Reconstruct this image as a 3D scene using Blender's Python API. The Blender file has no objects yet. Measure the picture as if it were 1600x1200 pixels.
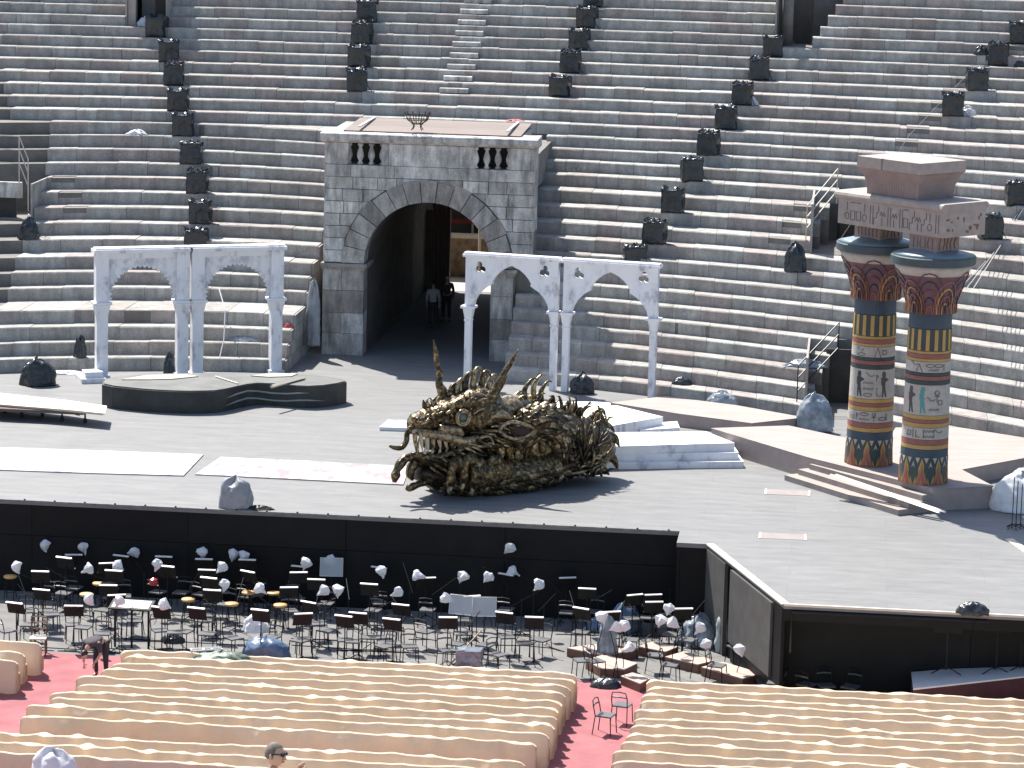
import bpy, bmesh, math, random
from mathutils import Vector, Matrix, noise as mnoise
rad = math.radians
RN = random.Random(11)
SC = bpy.context.scene
COL = SC.collection

# ------------------------------------------------------------------ camera
CAM_F = 5000.0 / 1600.0                       # focal length in picture widths
PITCH, ROLL, YAW = rad(10.0), rad(1.4), rad(6.0)
CAM = Vector((11.189, -106.458, 18.875))
FW = Vector((-math.sin(YAW) * math.cos(PITCH), math.cos(YAW) * math.cos(PITCH), -math.sin(PITCH)))
RT0 = Vector((math.cos(YAW), math.sin(YAW), 0.0))
UP0 = RT0.cross(FW)
RT = RT0 * math.cos(ROLL) + UP0 * math.sin(ROLL)
UP = UP0 * math.cos(ROLL) - RT0 * math.sin(ROLL)
cam_data = bpy.data.cameras.new('camera')
cam_data.sensor_width = 36.0
cam_data.lens = 36.0 * CAM_F
cam_data.clip_start = 1.0
cam_data.clip_end = 2000.0
cam = bpy.data.objects.new('camera', cam_data)
COL.objects.link(cam)
cam.matrix_world = Matrix(((RT.x, UP.x, -FW.x, CAM.x), (RT.y, UP.y, -FW.y, CAM.y), (RT.z, UP.z, -FW.z, CAM.z), (0, 0, 0, 1)))
SC.camera = cam

# ------------------------------------------------------------------ daylight
SUN_TRAVEL = Vector((0.45, -0.55, -1.0)).normalized()
world = bpy.data.worlds.new('World')
SC.world = world
world.use_nodes = True
wn = world.node_tree
wn.nodes.clear()
sky = wn.nodes.new('ShaderNodeTexSky')
sky.sky_type = 'NISHITA'
sky.sun_disc = False
sky.sun_elevation = math.asin(-SUN_TRAVEL.z)
sky.sun_rotation = math.atan2(-SUN_TRAVEL.x, -SUN_TRAVEL.y)
sky.air_density = 1.0
sky.dust_density = 1.5
bg = wn.nodes.new('ShaderNodeBackground')
bg.inputs['Strength'].default_value = 0.10
wo = wn.nodes.new('ShaderNodeOutputWorld')
wn.links.new(sky.outputs[0], bg.inputs[0])
wn.links.new(bg.outputs[0], wo.inputs[0])
sun_data = bpy.data.lights.new('sun', 'SUN')
sun_data.energy = 5.0
sun_data.angle = rad(0.5)
sun_data.color = (1.0, 0.95, 0.87)
sun = bpy.data.objects.new('sun', sun_data)
COL.objects.link(sun)
sun.rotation_euler = SUN_TRAVEL.to_track_quat('-Z', 'Y').to_euler()
SC.view_settings.view_transform = 'Standard'
SC.view_settings.look = 'None'
SC.view_settings.gamma = 1.0
SC.view_settings.exposure = 1.1
SC.view_settings.use_curve_mapping = False
SC.cycles.use_denoising = True
SC.cycles.max_bounces = 6

# ------------------------------------------------------------------ measuring: where a ray of the photograph meets a real plane
def ray(px, py):
    return FW * CAM_F * 1600.0 + RT * (px - 800.0) - UP * (py - 600.0)
def U(px, py, z=0.0):                          # on the level plane z
    d = ray(px, py)
    return CAM + d * ((z - CAM.z) / d.z)
def UY(px, py, y):                             # on the upright plane Y = y
    d = ray(px, py)
    return CAM + d * ((y - CAM.y) / d.y)
def UPL(px, py, p0, n):                        # on any plane
    d = ray(px, py)
    return CAM + d * ((p0 - CAM).dot(n) / d.dot(n))

# ------------------------------------------------------------------ materials
MATS = {}
def M(name, c1, c2=None, scale=3.0, rough=0.75, metal=0.0, bump=0.0, bscale=30.0, rand=0.0, stretch=None, c3=None, translucent=0.0, spec=0.5, lo=0.35, hi=0.65):
    if name in MATS: return MATS[name]
    m = bpy.data.materials.new(name)
    m.use_nodes = True
    nt = m.node_tree
    N, L = nt.nodes, nt.links
    b = N['Principled BSDF']
    b.inputs['Roughness'].default_value = rough
    b.inputs['Metallic'].default_value = metal
    b.inputs['Specular IOR Level'].default_value = spec
    tc = N.new('ShaderNodeTexCoord')
    mp = N.new('ShaderNodeMapping')
    if stretch: mp.inputs['Scale'].default_value = stretch
    L.new(tc.outputs['Object'], mp.inputs[0])
    last = None
    if c2 is None: c2 = tuple(x * 0.8 for x in c1)
    no = N.new('ShaderNodeTexNoise')
    no.inputs['Scale'].default_value = scale
    no.inputs['Detail'].default_value = 6.0
    no.inputs['Roughness'].default_value = 0.62
    L.new(mp.outputs[0], no.inputs['Vector'])
    cr = N.new('ShaderNodeValToRGB')
    cr.color_ramp.elements[0].position = lo
    cr.color_ramp.elements[1].position = hi
    cr.color_ramp.elements[0].color = (*c1, 1)
    cr.color_ramp.elements[1].color = (*c2, 1)
    if c3:
        e = cr.color_ramp.elements.new((lo + hi) / 2)
        e.color = (*c3, 1)
    L.new(no.outputs[0], cr.inputs[0])
    last = cr.outputs[0]
    if rand > 0:
        oi = N.new('ShaderNodeObjectInfo')
        hs = N.new('ShaderNodeHueSaturation')
        mr = N.new('ShaderNodeMapRange')
        mr.inputs[3].default_value = 1.0 - rand
        mr.inputs[4].default_value = 1.0 + rand
        L.new(oi.outputs['Random'], mr.inputs[0])
        L.new(mr.outputs[0], hs.inputs['Value'])
        L.new(last, hs.inputs['Color'])
        last = hs.outputs[0]
    L.new(last, b.inputs['Base Color'])
    if bump > 0:
        n2 = N.new('ShaderNodeTexNoise')
        n2.inputs['Scale'].default_value = bscale
        n2.inputs['Detail'].default_value = 5.0
        L.new(tc.outputs['Object'], n2.inputs['Vector'])
        bp = N.new('ShaderNodeBump')
        bp.inputs['Strength'].default_value = bump
        bp.inputs['Distance'].default_value = 0.03
        L.new(n2.outputs[0], bp.inputs['Height'])
        L.new(bp.outputs[0], b.inputs['Normal'])
    if translucent > 0:
        tr = N.new('ShaderNodeBsdfTranslucent')
        L.new(last, tr.inputs['Color'])
        mx = N.new('ShaderNodeMixShader')
        mx.inputs[0].default_value = translucent
        L.new(b.outputs[0], mx.inputs[1])
        L.new(tr.outputs[0], mx.inputs[2])
        L.new(mx.outputs[0], N['Material Output'].inputs[0])
    MATS[name] = m
    return m

def stone_material(name, warm, pale, dark, streak=0.55, rand=0.3, pink=None):
    """old seat stone: every block its own tint, blotches, dark vertical weathering streaks with gaps"""
    m = bpy.data.materials.new(name)
    m.use_nodes = True
    nt = m.node_tree
    N, L = nt.nodes, nt.links
    b = N['Principled BSDF']
    b.inputs['Roughness'].default_value = 0.85
    b.inputs['Specular IOR Level'].default_value = 0.2
    tc = N.new('ShaderNodeTexCoord')
    oi = N.new('ShaderNodeObjectInfo')
    ramp = N.new('ShaderNodeValToRGB')
    ramp.color_ramp.elements[0].color = (*warm, 1)
    ramp.color_ramp.elements[1].color = (*pale, 1)
    e = ramp.color_ramp.elements.new(0.3); e.color = (*(pink or warm), 1)
    e = ramp.color_ramp.elements.new(0.55); e.color = (*[(a + c) / 2 for a, c in zip(warm, pale)], 1)
    L.new(oi.outputs['Random'], ramp.inputs[0])
    n1 = N.new('ShaderNodeTexNoise'); n1.inputs['Scale'].default_value = 1.6; n1.inputs['Detail'].default_value = 8.0; n1.inputs['Roughness'].default_value = 0.7
    L.new(tc.outputs['Object'], n1.inputs['Vector'])
    r1 = N.new('ShaderNodeMapRange'); r1.inputs[1].default_value = 0.35; r1.inputs[2].default_value = 0.68; r1.inputs[3].default_value = 0.72; r1.inputs[4].default_value = 1.15
    L.new(n1.outputs[0], r1.inputs[0])
    mp = N.new('ShaderNodeMapping'); mp.inputs['Scale'].default_value = (3.6, 3.6, 0.8)
    L.new(tc.outputs['Object'], mp.inputs[0])
    n2 = N.new('ShaderNodeTexNoise'); n2.inputs['Scale'].default_value = 1.0; n2.inputs['Detail'].default_value = 6.0; n2.inputs['Roughness'].default_value = 0.65
    L.new(mp.outputs[0], n2.inputs['Vector'])
    r2 = N.new('ShaderNodeMapRange'); r2.inputs[1].default_value = 0.42; r2.inputs[2].default_value = 0.66; r2.inputs[3].default_value = 0.0; r2.inputs[4].default_value = streak
    L.new(n2.outputs[0], r2.inputs[0])
    n3 = N.new('ShaderNodeTexNoise'); n3.inputs['Scale'].default_value = 22.0; n3.inputs['Detail'].default_value = 6.0
    L.new(tc.outputs['Object'], n3.inputs['Vector'])
    r3 = N.new('ShaderNodeMapRange'); r3.inputs[1].default_value = 0.3; r3.inputs[2].default_value = 0.7; r3.inputs[3].default_value = 0.8; r3.inputs[4].default_value = 1.15
    L.new(n3.outputs[0], r3.inputs[0])
    mul = N.new('ShaderNodeMath'); mul.operation = 'MULTIPLY'
    L.new(r1.outputs[0], mul.inputs[0]); L.new(r3.outputs[0], mul.inputs[1])
    ran = N.new('ShaderNodeMath'); ran.operation = 'MULTIPLY_ADD'        # a second random: value
    fr = N.new('ShaderNodeMath'); fr.operation = 'FRACT'
    m7 = N.new('ShaderNodeMath'); m7.operation = 'MULTIPLY'; m7.inputs[1].default_value = 7.31
    L.new(oi.outputs['Random'], m7.inputs[0]); L.new(m7.outputs[0], fr.inputs[0])
    L.new(fr.outputs[0], ran.inputs[0]); ran.inputs[1].default_value = 2 * rand; ran.inputs[2].default_value = 1.0 - rand
    mul2 = N.new('ShaderNodeMath'); mul2.operation = 'MULTIPLY'
    L.new(mul.outputs[0], mul2.inputs[0]); L.new(ran.outputs[0], mul2.inputs[1])
    hs = N.new('ShaderNodeHueSaturation')
    L.new(mul2.outputs[0], hs.inputs['Value']); L.new(ramp.outputs[0], hs.inputs['Color'])
    mx = N.new('ShaderNodeMix'); mx.data_type = 'RGBA'
    L.new(r2.outputs[0], mx.inputs[0]); L.new(hs.outputs[0], mx.inputs[6]); mx.inputs[7].default_value = (*dark, 1)
    L.new(mx.outputs[2], b.inputs['Base Color'])
    bp = N.new('ShaderNodeBump'); bp.inputs['Strength'].default_value = 0.5; bp.inputs['Distance'].default_value = 0.02
    L.new(n3.outputs[0], bp.inputs['Height']); L.new(bp.outputs[0], b.inputs['Normal'])
    MATS[name] = m
    return m

# ------------------------------------------------------------------ building helpers
class MB:
    def __init__(s): s.v, s.f = [], []
    def add(s, vs, fs):
        o = len(s.v); s.v += [tuple(p) for p in vs]; s.f += [tuple(i + o for i in f) for f in fs]; return s
    def box(s, x0, x1, y0, y1, z0, z1):
        return s.add([(x0, y0, z0), (x1, y0, z0), (x1, y1, z0), (x0, y1, z0), (x0, y0, z1), (x1, y0, z1), (x1, y1, z1), (x0, y1, z1)],
                     [(0, 3, 2, 1), (4, 5, 6, 7), (0, 1, 5, 4), (1, 2, 6, 5), (2, 3, 7, 6), (3, 0, 4, 7)])
    def obox(s, c, sx, sy, sz, rz=0.0, mat=None):      # centred box, turned about z
        r = Matrix.Rotation(rz, 3, 'Z') if mat is None else mat
        vs = [Vector(c) + r @ Vector((a * sx / 2, b * sy / 2, d * sz / 2)) for d in (-1, 1) for a, b in ((-1, -1), (1, -1), (1, 1), (-1, 1))]
        return s.add(vs, [(0, 3, 2, 1), (4, 5, 6, 7), (0, 1, 5, 4), (1, 2, 6, 5), (2, 3, 7, 6), (3, 0, 4, 7)])
    def prism(s, poly, z0, z1, ztop=None):             # outline in plan, raised; ztop(x, y) for sloping tops
        n = len(poly)
        vs = [(p[0], p[1], z0) for p in poly] + [(p[0], p[1], z1 if ztop is None else ztop(p[0], p[1])) for p in poly]
        return s.add(vs, [tuple(range(n - 1, -1, -1)), tuple(range(n, 2 * n))] + [(i, (i + 1) % n, n + (i + 1) % n, n + i) for i in range(n)])
    def loft(s, rings, closed=True, cap=True):
        n = len(rings[0]); o = len(s.v)
        for r in rings: s.v += [tuple(p) for p in r]
        for k in range(len(rings) - 1):
            for i in range(n if closed else n - 1):
                j = (i + 1) % n
                s.f.append((o + k * n + i, o + k * n + j, o + (k + 1) * n + j, o + (k + 1) * n + i))
        if cap and closed:
            s.f.append(tuple(o + i for i in range(n - 1, -1, -1)))
            s.f.append(tuple(o + (len(rings) - 1) * n + i for i in range(n)))
        return s
    def tube(s, pts, rs, n=6, squash=1.0):
        pts = [Vector(p) for p in pts]
        if not isinstance(rs, (list, tuple)): rs = [rs] * len(pts)
        rings = []; ref = None
        for k, p in enumerate(pts):
            t = (pts[min(k + 1, len(pts) - 1)] - pts[max(k - 1, 0)]).normalized()
            if ref is None:
                ref = Vector((0, 0, 1)) if abs(t.z) < 0.9 else Vector((1, 0, 0))
            a = t.cross(ref)
            if a.length < 1e-4: a = t.orthogonal()
            a.normalize(); b = t.cross(a).normalized(); ref = -b if b.dot(ref) < 0 else b
            r = max(rs[k], 1e-4)
            rings.append([p + a * (r * math.cos(2 * math.pi * i / n)) + b * (r * squash * math.sin(2 * math.pi * i / n)) for i in range(n)])
        return s.loft(rings)
    def lathe(s, prof, c=(0, 0, 0), n=16):             # profile of (radius, z)
        rings = [[(c[0] + r * math.cos(2 * math.pi * i / n), c[1] + r * math.sin(2 * math.pi * i / n), c[2] + z) for i in range(n)] for r, z in prof]
        return s.loft(rings)
    def blob(s, c, rx, ry, rz, n=12, m=8, jitter=0.0, seed=0, flat=None):
        rings = []
        for k in range(m + 1):
            a = math.pi * k / m; ring = []
            for i in range(n):
                t = 2 * math.pi * i / n
                d = Vector((math.sin(a) * math.cos(t), math.sin(a) * math.sin(t), -math.cos(a)))
                q = 1.0 + (jitter * mnoise.noise(d * 2.3 + Vector((seed * 3.7, seed * 1.3, 0))) if jitter else 0.0)
                z = d.z * rz * q
                if flat is not None: z = max(z, -flat)
                ring.append((c[0] + d.x * rx * q, c[1] + d.y * ry * q, c[2] + z))
            rings.append(ring)
        return s.loft(rings, cap=False)
    def build(s, name, mat, parent=None, smooth=False, origin=None):
        me = bpy.data.meshes.new(name)
        vs = s.v if origin is None else [(x - origin[0], y - origin[1], z - origin[2]) for x, y, z in s.v]
        me.from_pydata(vs, [], s.f)
        me.materials.append(mat)
        if smooth: me.polygons.foreach_set('use_smooth', [True] * len(me.polygons))
        me.update()
        o = bpy.data.objects.new(name, me)
        COL.objects.link(o)
        if origin is not None: o.location = origin
        if parent is not None: o.parent = parent
        return o

def fixn(o):
    bm = bmesh.new(); bm.from_mesh(o.data); bmesh.ops.recalc_face_normals(bm, faces=bm.faces); bm.to_mesh(o.data); bm.free(); return o
def tag(o, label=None, cat=None, group=None, kind=None):
    if label: o['label'] = label
    if cat: o['category'] = cat
    if group: o['group'] = group
    if kind: o['kind'] = kind
    return o
def thing(name, label, cat, loc=(0, 0, 0), rz=0.0, group=None):
    o = bpy.data.objects.new(name, None)
    COL.objects.link(o)
    o.location = loc; o.rotation_euler = (0, 0, rz); o.empty_display_size = 0.2
    return tag(o, label, cat, group)
def dup(root, loc, rz=None, label=None):
    r = root.copy(); COL.objects.link(r); r.location = loc
    if rz is not None: r.rotation_euler = (0, 0, rz)
    if label: r['label'] = label
    for ch in list(root.children):
        c = ch.copy(); COL.objects.link(c); c.parent = r
        for g in list(ch.children):
            d = g.copy(); COL.objects.link(d); d.parent = c
    return r
ORD = ['first', 'second', 'third', 'fourth', 'fifth', 'sixth', 'seventh', 'eighth', 'ninth', 'tenth', 'eleventh', 'twelfth', 'thirteenth', 'fourteenth', 'fifteenth', 'sixteenth',
       'seventeenth', 'eighteenth', 'nineteenth', 'twentieth'] + ['twenty-' + w for w in ('first', 'second', 'third', 'fourth', 'fifth', 'sixth', 'seventh', 'eighth', 'ninth')] + ['thirtieth', 'thirty-first', 'thirty-second', 'thirty-third']
def lerp(a, b, t): return a + (b - a) * t

# ------------------------------------------------------------------ the stone seating
STONE = stone_material('seat_stone', (0.335, 0.325, 0.30), (0.40, 0.395, 0.375), (0.155, 0.15, 0.14), 0.5, 0.09, (0.355, 0.312, 0.295))
STONE_PALE = stone_material('gate_stone', (0.50, 0.485, 0.46), (0.64, 0.63, 0.60), (0.10, 0.095, 0.085), 0.72, 0.15)
STONE_DARK = stone_material('ring_stone', (0.33, 0.315, 0.29), (0.45, 0.435, 0.405), (0.11, 0.105, 0.095), 0.75, 0.16, (0.37, 0.335, 0.305))
CORE = M('seat_core', (0.13, 0.122, 0.112), (0.18, 0.17, 0.155), 2.0, 0.9, bump=0.3)
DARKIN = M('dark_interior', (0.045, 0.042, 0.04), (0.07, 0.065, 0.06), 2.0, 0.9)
RA = [0.22, 1.04, 1.85, 2.69, 3.48, 4.03, 4.64, 5.27, 5.94, 6.58, 7.33, 8.32, 9.47, 10.65, 11.94, 12.92, 13.65, 14.26, 14.96, 15.82, 16.71, 17.54, 18.52, 19.37, 20.16, 20.82, 21.42, 22.05, 22.65, 23.25, 23.9, 24.5, 25.1]
ZR = [0.0]
for _i in range(1, 33): ZR.append(ZR[-1] + (0.41 if _i <= 8 else 0.442 if _i <= 14 else 0.397))
LA = [-0.37, 0.02, 0.45, 0.80, 1.40, 3.60, 4.08, 4.62, 5.70, 6.65, 7.35, 8.08, 8.72, 9.26, 9.72, 10.15, 10.45]
ZL = [0.0]
for _i in range(1, 17): ZL.append(ZL[-1] + (0.4407 if _i <= 6 else 0.4478))
def YR(i, X):
    x = X + 4.0
    return RA[i] + (-0.0575 + 0.00211 * i) * x + min(-0.0226 + 0.00087 * i, -0.003) * x * x
def YL(i, X):
    x = X + 4.0
    return LA[i] + (-0.126 - 0.03575 * i) * x + (-0.0232 - 0.00079 * i) * x * x
def rowz(px, py, rows):  # which row a picture point lies on is given by hand; this gives its X there
    return U(px, py, rows).x

def subtract(x0, x1, cuts):
    segs = [(x0, x1)]
    for a, b in cuts:
        new = []
        for s0, s1 in segs:
            if b <= s0 or a >= s1: new.append((s0, s1)); continue
            if a > s0: new.append((s0, a))
            if b < s1: new.append((b, s1))
        segs = new
    return [s for s in segs if s[1] - s[0] > 0.02]

def tier_block(x0, x1, y0f, y1f, yb0, yb1, z0, z1, ch=0.03):
    """a seat stone: front edge y0f..y1f (at x0, x1), back yb0, yb1, with a worn front edge"""
    mb = MB()
    vs = []
    for x, yf, yb in ((x0, y0f, yb0), (x1, y1f, yb1)):
        vs += [(x, yf, z0), (x, yf, z1 - ch), (x, yf + ch, z1), (x, yb, z1), (x, yb, z0)]
    mb.add(vs, [(4, 3, 2, 1, 0), (5, 6, 7, 8, 9), (0, 1, 6, 5), (1, 2, 7, 6), (2, 3, 8, 7), (3, 4, 9, 8), (4, 0, 5, 9)])
    return mb

def bank(label, rows, Yf, Z, xvis, xall, cuts, notches, ynext=None):
    root = thing('stone_seating_bank', label, 'stone seating', (0, 0, 0))
    core = MB()
    for i in rows:
        cs = cuts.get(i, [])
        zb = Z[i - 1]
        def nxt(X, i=i):
            if i + 1 < len(Z) and (i + 1) in rows: return Yf(i + 1, X)
            return (ynext(X) if ynext else Yf(i, X) + 0.9)
        for s0, s1 in subtract(xall[0], xall[1], cs):
            k = max(1, int((s1 - s0) / 1.5))
            for q in range(k):
                a, b = lerp(s0, s1, q / k), lerp(s0, s1, (q + 1) / k)
                zt = Z[i] - 0.03
                zl = 6.2 if (i >= 18 and a < 1.0 and b > -8.5) else -1.0      # the gate passage runs through below
                core.add([(a, Yf(i, a) + 0.035, zl), (b, Yf(i, b) + 0.035, zl), (b, nxt(b) + 0.035, zl), (a, nxt(a) + 0.035, zl),
                          (a, Yf(i, a) + 0.035, zt), (b, Yf(i, b) + 0.035, zt), (b, nxt(b) + 0.035, zt), (a, nxt(a) + 0.035, zt)],
                         [(4, 5, 6, 7), (0, 1, 5, 4)] + ([(3, 0, 4, 7)] if q == 0 else []) + ([(1, 2, 6, 5)] if q == k - 1 else []))
        xv0, xv1 = max(xvis(i)[0], xall[0]), min(xvis(i)[1], xall[1])
        nt = notches.get(i, [])
        for s0, s1 in subtract(xv0, xv1, cs):
            x = s0
            marks = sorted([n for n in nt if s0 < n[0] and n[1] < s1])
            while x < s1 - 0.05:
                L = RN.choice((0.85, 1.0, 1.1, 1.25, 1.4, 1.7)) * RN.uniform(0.9, 1.1)
                e = x + L
                cutn = None
                for n in marks:
                    if x < n[0] - 0.01 and e > n[0]: e = n[0]
                    elif abs(x - n[0]) < 0.02: e = n[1]; cutn = n
                if s1 - e < 0.5 and cutn is None: e = s1
                g = 0.006
                dz, dy = RN.gauss(0, 0.007), RN.gauss(0, 0.010)
                tl = RN.gauss(0, 0.004)
                a, b = x + g, e - g
                if cutn:
                    tier_block(a, b, Yf(i, a) + dy, Yf(i, b) + dy, Yf(i, a) + 0.42, Yf(i, b) + 0.42, zb - 0.02, Z[i] - 0.2).build('stone_block', STONE, root)
                    tier_block(a, b, Yf(i, a) + 0.43, Yf(i, b) + 0.43, nxt(a) + 0.05, nxt(b) + 0.05, zb - 0.02, Z[i] + dz).build('stone_block', STONE, root)
                else:
                    tier_block(a, b, Yf(i, a) + dy, Yf(i, b) + dy + tl, nxt(a) + 0.05, nxt(b) + 0.05, zb - 0.02, Z[i] + dz, RN.uniform(0.02, 0.045)).build('stone_block', STONE, root)
                x = e
    core.build('core', CORE, root)
    return root

def xat(px, py, z): return U(px, py, z).x
V_TL = (xat(205, 38, ZR[25]), xat(276, 38, ZR[25]))
V_TR = (xat(1212, 68, ZR[25]), xat(1270, 70, ZR[25]))
V_ML = (-40.0, xat(47, 345, ZL[9]))
V_MR = (xat(1268, 365, ZR[11]), xat(1268, 365, ZR[11]) + 2.0)
V_LR = (xat(1283, 604, ZR[3]), xat(1283, 604, ZR[3]) + 1.5)
left_cuts = {i: [V_ML] for i in (10, 11, 12)}
right_cuts = {}
for i in (11, 12, 13, 14): right_cuts.setdefault(i, []).append((V_MR[0] + 0.30 * (i - 11), V_MR[1]))
for i in (1, 2, 3, 4, 5): right_cuts.setdefault(i, []).append((V_LR[0] + 0.22 * (i - 3), V_LR[1]))
up_cuts = {i: [V_TL, (V_TR[0], V_TR[1] + 0.28 * (i - 26))] for i in range(26, 32)}
left_notch, right_notch, up_notch = {}, {}, {}
for i, a, b, y in ((13, 57, 93, 257), (12, 65, 102, 283), (11, 75, 112, 307), (10, 83, 120, 331)):
    left_notch[i] = [(xat(a, y, ZL[i]), xat(b, y, ZL[i]))]
for i, a, b, y in ((14, 1262, 1292, 298), (13, 1240, 1270, 322), (12, 1222, 1252, 348), (11, 1200, 1235, 374)):
    right_notch[i] = [(xat(a, y, ZR[i]), xat(b, y, ZR[i]))]
right_notch[14] = []
for i, a, b, y in ((18, 1399, 1434, 219), (19, 1417, 1452, 199), (20, 1436, 1470, 180), (21, 1456, 1490, 160), (22, 1475, 1508, 142), (23, 1495, 1526, 122), (24, 1515, 1545, 102), (25, 1537, 1566, 80), (26, 1555, 1585, 50), (27, 1575, 1600, 30)):
    up_notch[i] = [(xat(a, y, ZR[i]), xat(b, y, ZR[i]))]
def vis(Z, pad=0.6):
    def f(i):
        z = Z[i]
        yl = 590 - 560 * i / 25.0
        return (U(-10, max(yl, -5), z).x - pad, U(1610, max(yl + 60, -5), z).x + pad)
    return f
GATE_X0, GATE_X1 = -7.30, 0.15
bank('weathered grey stone seating tiers on the left of the arched gate', range(1, 17), YL, ZL, vis(ZL), (-30.0, -7.9), left_cuts, left_notch, ynext=lambda X: YR(18, X) + 0.0)
bank('weathered grey stone seating tiers on the right of the arched gate behind the painted columns', range(1, 18), YR, ZR, vis(ZR), (-0.4, 26.0), right_cuts, right_notch, ynext=lambda X: YR(18, X))
bank('upper stone seating tiers above and left of the gate', range(18, 31), YR, ZR, vis(ZR), (-33.0, -4.1), up_cuts, up_notch)
bank('upper stone seating tiers above and right of the gate', range(18, 31), YR, ZR, vis(ZR), (-4.1, 28.0), up_cuts, up_notch)
# end stones of the left bank, facing the gate passage
_bank_left = [o for o in COL.objects if o.name == 'stone_seating_bank'][0]
for i in range(1, 11):
    y0, y1 = YL(i, -7.9), YL(i + 1, -7.9)
    for j in range(1, i + 1):
        if y0 > 12: continue
        MB().box(-7.90, -7.84 + RN.uniform(-.01, .012), y0 + .008, y1 - .004, ZL[j - 1] + .006, ZL[j] - (.034 if j == i else .002)).build('stone_block', STONE, _bank_left)
# half-height step stones of the stair above the gate
for k, (px, py) in enumerate(((708, 147), (714, 128), (719, 110), (725, 91), (730, 73), (734, 56), (738, 39), (742, 22), (747, 6))):
    i = 20 + k
    c = U(px, py, ZR[i])
    yb = YR(i + 1, c.x) - 0.012
    o = tier_block(c.x - 0.56, c.x + 0.56, yb - 0.36, yb - 0.36, yb, yb, ZR[i] + 0.03, ZR[i] + 0.21).build('step_stone', STONE_PALE)
    tag(o, 'pale half-height step stone on the stair above the gate, %s from the bottom' % ORD[k], 'step', 'step stones of the stair above the gate')

# ------------------------------------------------------------------ openings in the seating
def opening(label, x0, x1, yf, yb, z0, z1, door=None, top=True, right=True):
    t = thing('stair_opening', label, 'doorway', ((x0 + x1) / 2, yf, z0))
    def part(nm, mb, mat): o = mb.build(nm, mat); o.parent = t; o.matrix_parent_inverse = Matrix.Translation((-(x0 + x1) / 2, -yf, -z0)); return o
    part('side_wall', MB().box(x0 - 0.02, x0 + 0.05, yf, yb, z0 - .3, z1), STONE)
    if right: part('side_wall', MB().box(x1 - 0.05, x1 + 0.02, yf, yb, z0 - .3, z1), STONE)
    part('back_wall', MB().box(x0 + .05, x1 - .05, yb - .1, yb, z0 - .3, z1), CORE)
    part('floor_slab', MB().box(x0 + .05, x1 - .05, yf, yb - .1, z0 - .3, z0 - 0.005), CORE)
    if top: part('lintel', MB().box(x0 - .01, x1 + .01, yf + .15, yb + .3, z1 + 0.002, z1 + .26), CORE)
    if door: 
        for nm, b, mt in door: part(nm, MB().box(*b), mt)
    return t
GREY = M('grey_frame', (0.30, 0.27, 0.24), (0.36, 0.32, 0.29), 3)
BLACKM = M('black_metal', (0.012, 0.012, 0.013), (0.02, 0.02, 0.02), 5, 0.45, 0.3)
RAILM = M('painted_rail', (0.55, 0.50, 0.42), (0.48, 0.42, 0.36), 6, 0.5)
CLOTHW = M('white_plastic', (0.75, 0.76, 0.78), (0.62, 0.64, 0.67), 5, 0.45, translucent=0.25)
# upper left doorway
x0, x1 = V_TL; z = ZR[25]; y = YR(26, (x0 + x1) / 2)
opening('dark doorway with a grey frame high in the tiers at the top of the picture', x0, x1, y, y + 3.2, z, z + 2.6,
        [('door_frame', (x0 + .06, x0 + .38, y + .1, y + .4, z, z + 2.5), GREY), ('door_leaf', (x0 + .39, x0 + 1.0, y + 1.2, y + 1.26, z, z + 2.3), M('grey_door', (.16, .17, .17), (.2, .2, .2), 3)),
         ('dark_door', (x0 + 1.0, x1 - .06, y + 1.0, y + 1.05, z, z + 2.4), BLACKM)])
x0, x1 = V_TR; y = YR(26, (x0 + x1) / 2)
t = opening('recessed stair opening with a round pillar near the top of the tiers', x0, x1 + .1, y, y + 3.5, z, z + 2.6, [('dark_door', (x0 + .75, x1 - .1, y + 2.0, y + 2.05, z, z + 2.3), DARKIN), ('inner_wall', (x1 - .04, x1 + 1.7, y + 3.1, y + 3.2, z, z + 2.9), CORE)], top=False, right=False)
o = MB().lathe([(.24, 0), (.24, 2.6)], n=12).build('pillar', CORE, t, True); o.location = (-.35, .9, 0)
x0, x1 = -24.0, V_ML[1]; z = ZL[9]; y = YL(10, x1)
opening('dark stair opening with railings halfway up the tiers at the left edge', x0, x1, y - .1, y + 3.0, z, ZL[12] - .02,
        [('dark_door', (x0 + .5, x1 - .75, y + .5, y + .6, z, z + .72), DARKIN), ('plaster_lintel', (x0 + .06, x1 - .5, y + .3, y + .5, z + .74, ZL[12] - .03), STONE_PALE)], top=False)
x0, x1 = V_MR; z = ZR[10]; y = YR(11, x0)
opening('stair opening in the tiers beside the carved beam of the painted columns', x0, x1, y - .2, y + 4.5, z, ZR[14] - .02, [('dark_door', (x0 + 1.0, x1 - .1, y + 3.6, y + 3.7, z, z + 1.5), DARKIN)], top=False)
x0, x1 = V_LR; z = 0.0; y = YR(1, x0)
opening('low dark stair opening at stage level behind the near painted column', x0 - .5, x1, y, y + 4.2, z, ZR[5] - .02, [('dark_door', (x0 + .1, x1 - .2, y + 3.4, y + 3.5, z, z + 1.8), DARKIN)], top=False)

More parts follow.
